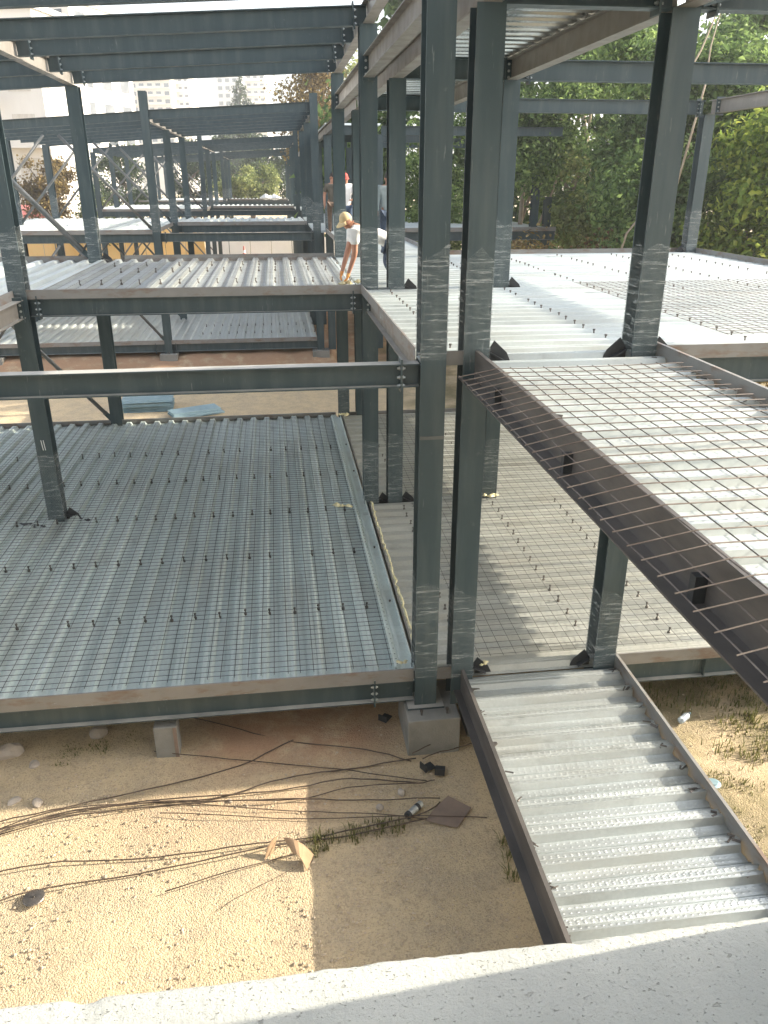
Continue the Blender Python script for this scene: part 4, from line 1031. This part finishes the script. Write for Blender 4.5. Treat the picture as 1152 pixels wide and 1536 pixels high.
# white sheet heap on the third frame
lump('crumpled white sacks heaped on the third frame floor', atY(398, 297, 55.5), .7, 'white_cloth', 'sack_heap', 'sacks', None)

# ================================================================== PEOPLE
def skinned(name, verts, edges, radii, m, parent, root=0, sub=2):
    me = bpy.data.meshes.new(name); me.from_pydata([tuple(v) for v in verts], edges, []); me.materials.append(M[m])
    o = bpy.data.objects.new(name, me); COL.objects.link(o); o.parent = parent
    sk = o.modifiers.new('skin', 'SKIN'); sk.use_smooth_shade = True
    if not me.skin_vertices: bpy.context.view_layer.update()
    for i, r in enumerate(radii):
        d = me.skin_vertices[0].data[i]; d.radius = (r, r) if not isinstance(r, tuple) else r; d.use_root = (i == root)
    ss = o.modifiers.new('sub', 'SUBSURF'); ss.levels = sub; ss.render_levels = sub
    return o
def chain_mesh(chains):
    """chains: list of lists of (key, pos, radius); shared keys merge"""
    idx = {}; V_, R_, E_ = [], [], []
    for ch in chains:
        pk = None
        for key, p, r in ch:
            if key not in idx: idx[key] = len(V_); V_.append(Vector(p)); R_.append(r)
            if pk is not None: E_.append((idx[pk], idx[key]))
            pk = key
    return V_, E_, R_, idx
def hand_chain(pref, wrist, dirv, side, spread=.018, curl=.5):
    """five fingers rooted in the palm"""
    dirv = dirv.normalized(); side = (side-dirv*side.dot(dirv)).normalized(); nrm = dirv.cross(side)
    out = []; palm = wrist+dirv*.055
    for i, (off, ln) in enumerate(((-1.5, .060), (-.5, .074), (.5, .078), (1.5, .070))):
        b0 = wrist+dirv*.085+side*off*spread
        p1 = b0+dirv*ln*.5-nrm*ln*.2*curl; p2 = b0+dirv*ln*.8-nrm*ln*.65*curl
        out.append([(pref+'palm', palm, (.036, .018)), (f'{pref}f{i}a', b0, .0095), (f'{pref}f{i}b', p1, .0088), (f'{pref}f{i}c', p2, .0075)])
    tb0 = wrist+dirv*.03-side*.034; out.append([(pref+'palm', palm, (.036, .018)), (pref+'ta', tb0-side*.012+dirv*.012, .011), (pref+'tb', tb0-side*.03+dirv*.045, .0085)])
    return out
def head_parts(t, c, fwd, m_hair=None, cap=None, sc=1.0):
    """head centre c, facing fwd; returns nothing - adds hair/cap/eyes as children"""
    fwd = fwd.normalized(); rt = fwd.cross(VZ).normalized(); up = rt.cross(fwd)
    B = Matrix((rt, fwd, up)).transposed()
    def pt(x, y, z): return c+B @ Vector((x, y, z))*sc
    for s_ in (-1, 1):
        bm_ = MB().lathe([(.002, -.011), (.009, -.006), (.011, 0), (.009, .006), (.002, .011)], pt(s_*.033, .088, .012), 8); bm_.obj('eye', 'hair', t, smooth=True)
    if m_hair or cap:
        mb = MB(); n_ = 14; rings = 7
        for i in range(rings+1):
            ph = PI/2*(1-i/rings)*1.0 + (-.12 if i == rings else 0)
            for j in range(n_):
                a = 2*PI*j/n_; low = 0
                z = math.sin(ph)*.128; r = math.cos(ph)
                mb.v.append(tuple(pt(r*.088*math.cos(a), r*.108*math.sin(a)-.008, z+.022)))
        for i in range(rings):
            for j in range(n_): mb.f.append((i*n_+j, i*n_+(j+1) % n_, (i+1)*n_+(j+1) % n_, (i+1)*n_+j))
        o = mb.obj('cap' if cap else 'hair', cap or m_hair, t, smooth=True)
        if cap:
            mb = MB(); n_ = 9
            for i in range(n_):
                a = R(25)+R(130)*i/(n_-1)
                for k, (rr, dz) in enumerate(((.9, .02), (1.35, .012), (1.72, -.012))):
                    mb.v.append(tuple(pt(rr*.085*math.cos(a), rr*.106*math.sin(a)*(1 if k == 0 else 1.06)-.008, dz+.012)))
            for i in range(n_-1):
                for k in range(2): mb.f.append((i*3+k, (i+1)*3+k, (i+1)*3+k+1, i*3+k+1))
            v = mb.obj('brim', cap, o, smooth=True); so = v.modifiers.new('thick', 'SOLIDIFY'); so.thickness = .006
def head_chain(c, fwd, neck_key, neck_p):
    fwd = fwd.normalized(); rt = fwd.cross(VZ).normalized(); up = rt.cross(fwd)
    return [[(neck_key, neck_p, .058), ('jawb', c-up*.07-fwd*.01, .066), ('skull', c+up*.0-fwd*.012, (.092, .096)), ('crown', c+up*.075-fwd*.012, (.07, .078))],
            [('jawb', c-up*.07, .066), ('chin', c-up*.085+fwd*.06, .034)],
            [('skull', c, .09), ('nose', c+fwd*.10-up*.018, .016)],
            [('skull', c, .09), ('earL', c-rt*.092-up*.01-fwd*.01, .017)], [('skull', c, .09), ('earR', c+rt*.092-up*.01-fwd*.01, .017)]]

def person(label, base, J, head_c, head_f, shirt, legs, capm=None, hairm=None, boots='boot', glove=None, group=None, sleeves=1.0):
    """J: joints relative to base. body is one skinned surface; shirt and trousers are separate skins slightly larger"""
    t = thing('person', label, 'person', base, group=group)
    V3 = lambda k: Vector(J[k])
    ch = [[('pelvis', V3('pelvis'), (.15, .11)), ('waist', V3('waist'), (.135, .10)), ('chest', V3('chest'), (.165, .115)), ('neck0', V3('neck'), .062)]]
    for s_ in 'LR':
        ch.append([('chest', V3('chest'), .16), ('sh'+s_, V3('sh'+s_), .068), ('el'+s_, V3('el'+s_), .049), ('wr'+s_, V3('wr'+s_), .034)])
        hd = (V3('wr'+s_)-V3('el'+s_)); sd = V3('hs'+s_) if 'hs'+s_ in J else VY
        for c in hand_chain('h'+s_, V3('wr'+s_), hd, sd, curl=.7): ch.append([('wr'+s_, V3('wr'+s_), .029)]+c)
        ch.append([('pelvis', V3('pelvis'), .14), ('hip'+s_, V3('hip'+s_), .088), ('kn'+s_, V3('kn'+s_), .056), ('an'+s_, V3('an'+s_), .038), ('toe'+s_, V3('toe'+s_), .036)])
    for c in head_chain(Vector(head_c), Vector(head_f), 'neck0', V3('neck')): ch.append(c)
    v, e, r, idx = chain_mesh(ch)
    skinned('body', v, e, r, 'skin', t, idx['pelvis'])
    # shirt
    g = .018; ch = [[('pelvis', V3('pelvis')-(V3('waist')-V3('pelvis'))*.95, (.172, .135)), ('waist', V3('waist'), (.16, .122)), ('chest', V3('chest'), (.185, .135)), ('neck0', V3('chest').lerp(V3('neck'), .72), .078)]]
    for s_ in 'LR':
        end = V3('sh'+s_).lerp(V3('el'+s_), min(1, sleeves*1.0)) if sleeves <= 1 else V3('el'+s_)
        c = [('chest', V3('chest'), .17), ('sh'+s_, V3('sh'+s_), .098), ('sl'+s_, end, .078)]
        if sleeves > 1: c.append(('cuff'+s_, V3('el'+s_).lerp(V3('wr'+s_), .9), .045))
        ch.append(c)
    v, e, r, idx = chain_mesh(ch); skinned('shirt', v, e, r, shirt, t, idx['chest'])
    ch = []
    for s_ in 'LR':
        ch.append([('pelvis', V3('pelvis'), (.165, .125)), ('hip'+s_, V3('hip'+s_), .105), ('kn'+s_, V3('kn'+s_), .075), ('an'+s_, V3('an'+s_)+Vector((0, 0, .03)), .06)])
    v, e, r, idx = chain_mesh(ch); skinned('trousers', v, e, r, legs, t, idx['pelvis'])
    for s_ in 'LR':
        v, e, r, idx = chain_mesh([[('a', V3('an'+s_)+Vector((0, 0, .06)), .05), ('b', V3('an'+s_)-Vector((0, 0, .01)), .052), ('c', V3('toe'+s_)+Vector((0, 0, .005)), .045)]])
        skinned('boot', v, e, r, boots, t)
    if glove:
        for s_ in 'LR':
            d = (V3('wr'+s_)-V3('el'+s_)).normalized(); sd = V3('hs'+s_) if 'hs'+s_ in J else VY
            ch = [[('w', V3('wr'+s_)-d*.03, .034), ('hpalm', V3('wr'+s_)+d*.055, (.042, .025))]]
            for c in hand_chain('h', V3('wr'+s_), d, sd, curl=.7): ch.append([(k_, p_, tuple(x+.005 for x in r_) if isinstance(r_, tuple) else r_+.005) for k_, p_, r_ in c])
            v, e, r, idx = chain_mesh(ch); skinned('glove', v, e, r, glove, t)
    head_parts(t, Vector(head_c), Vector(head_f), hairm, capm)
    return t
# stooping worker, reaching down with both hands over the upper left deck
J = dict(pelvis=(.72, .10, .66), waist=(.58, .06, .74), chest=(.22, 0, .86), neck=(.09, -.03, .91),
         shL=(.12, -.18, .83), shR=(.14, .18, .85), elL=(.12, -.18, .50), elR=(.03, .15, .50), wrL=(.02, -.14, .20), wrR=(-.07, .07, .21), hsL=(0, 1, 0), hsR=(0, -1, 0),
         hipL=(.76, -.02, .60), hipR=(.76, .20, .60), knL=(.66, -.04, .33), knR=(.68, .22, .33), anL=(.80, -.03, .07), anR=(.82, .22, .07), toeL=(.66, -.03, .035), toeR=(.68, .22, .035))
person('stooping worker in a white T-shirt and tan cap, gloved hands reaching down to the deck', (1.15, 13.45, LU), J, (.0, -.05, .985), (-.82, -.35, -.55), 'white_cloth', 'denim', 'tan_cap', None, glove='orange_glove', sleeves=.62)
lump('heap of yellow foam under the stooping worker\'s hands', Vector((1.2, 13.36, .03)), .15)
STAND = dict(pelvis=(0, 0, .95), waist=(0, .01, 1.1), chest=(0, 0, 1.34), neck=(0, 0, 1.5), shL=(-.19, 0, 1.42), shR=(.19, 0, 1.42), elL=(-.27, .02, 1.13), elR=(.27, .02, 1.13), wrL=(-.27, -.05, .88), wrR=(.27, -.05, .88),
             hipL=(-.10, 0, .88), hipR=(.10, 0, .88), knL=(-.11, .02, .48), knR=(.11, .02, .48), anL=(-.11, -.01, .08), anR=(.12, .02, .08), toeL=(-.13, .15, .035), toeR=(.14, .17, .035), hsL=(0, 1, 0), hsR=(0, 1, 0))
person('man in a grey long-sleeved shirt and jeans, back turned, behind the corridor columns', (2.63, 19.3, LU), STAND, (0, .02, 1.63), (.1, 1, 0), 'grey_cloth', 'denim', None, 'hair', sleeves=2)
J2 = dict(STAND); J2.update(elR=(.26, -.12, 1.14), wrR=(.16, -.33, 1.1), elL=(-.26, -.1, 1.14), wrL=(-.2, -.32, 1.05))
person('man in a pale shirt and red cap between two dark columns, far down the corridor', (1.98, 23.2, LU), J2, (0, -.02, 1.63), (-.3, -1, -.2), 'white_cloth', 'denim', 'red_cap', None, sleeves=.7)
person('man in a brown shirt, partly hidden, furthest down the corridor', (1.92, 27.2, LU), STAND, (0, .02, 1.66), (-.6, 1, -.1), 'brown_shirt', 'boot', None, 'hair', sleeves=.7)

hz = MB().box2((-402, -62, -17), (402, 902, 66)).obj('haze', 'film'); hz['kind'] = 'stuff'; hz['label'] = 'thin dusty morning haze hanging over the whole site'; hz['category'] = 'haze'
m = bpy.data.materials.new('haze_air'); m.use_nodes = True; m.node_tree.nodes.clear()
vo = m.node_tree.nodes.new('ShaderNodeVolumePrincipled'); oo = m.node_tree.nodes.new('ShaderNodeOutputMaterial'); m.node_tree.links.new(vo.outputs[0], oo.inputs['Volume'])
vo.inputs['Color'].default_value = (.92, .95, .96, 1); vo.inputs['Density'].default_value = .0011; vo.inputs['Anisotropy'].default_value = .3
hz.data.materials.clear(); hz.data.materials.append(m)
# ================================================================== LIGHT, SKY, CAMERA
w = bpy.data.worlds.new('World'); S.world = w; w.use_nodes = True
nt = w.node_tree; bg = nt.nodes['Background']; sky = nt.nodes.new('ShaderNodeTexSky'); sky.sky_type = 'NISHITA'
EL, AZ = R(27.2), R(4.0)            # azimuth: from +X toward +Y
sky.sun_disc = False; sky.sun_elevation = EL; sky.sun_rotation = R(90)-AZ
sky.air_density = 1.0; sky.dust_density = 3.0; sky.ozone_density = 1.0; sky.altitude = 0
hs_ = nt.nodes.new('ShaderNodeHueSaturation'); hs_.inputs['Saturation'].default_value = .5
nt.links.new(sky.outputs[0], hs_.inputs['Color']); nt.links.new(hs_.outputs[0], bg.inputs[0]); bg.inputs[1].default_value = .15
sd = bpy.data.lights.new('sun', 'SUN'); sd.energy = 3.5; sd.angle = R(.53); sd.color = (1, .90, .74)
so = bpy.data.objects.new('sun', sd); COL.objects.link(so)
to_sun = Vector((math.cos(AZ)*math.cos(EL), math.sin(AZ)*math.cos(EL), math.sin(EL)))
so.rotation_euler = to_sun.to_track_quat('Z', 'Y').to_euler(); so.location = (20, 5, 20)
cd = bpy.data.cameras.new('camera'); cam = bpy.data.objects.new('camera', cd); COL.objects.link(cam)
cam.location = (0, 0, EYE); cam.rotation_euler = (R(90)-PITCH, 0, -YAW)
cd.sensor_fit = 'VERTICAL'; cd.sensor_height = 36; cd.lens = FPX/1536*36; cd.clip_end = 3000; cd.clip_start = .05
S.camera = cam
S.view_settings.view_transform = 'Standard'; S.view_settings.look = 'None'; S.view_settings.exposure = 1.80; S.view_settings.gamma = 1
S.render.resolution_x = 768; S.render.resolution_y = 1024
S.cycles.max_bounces = 6; S.cycles.transparent_max_bounces = 10
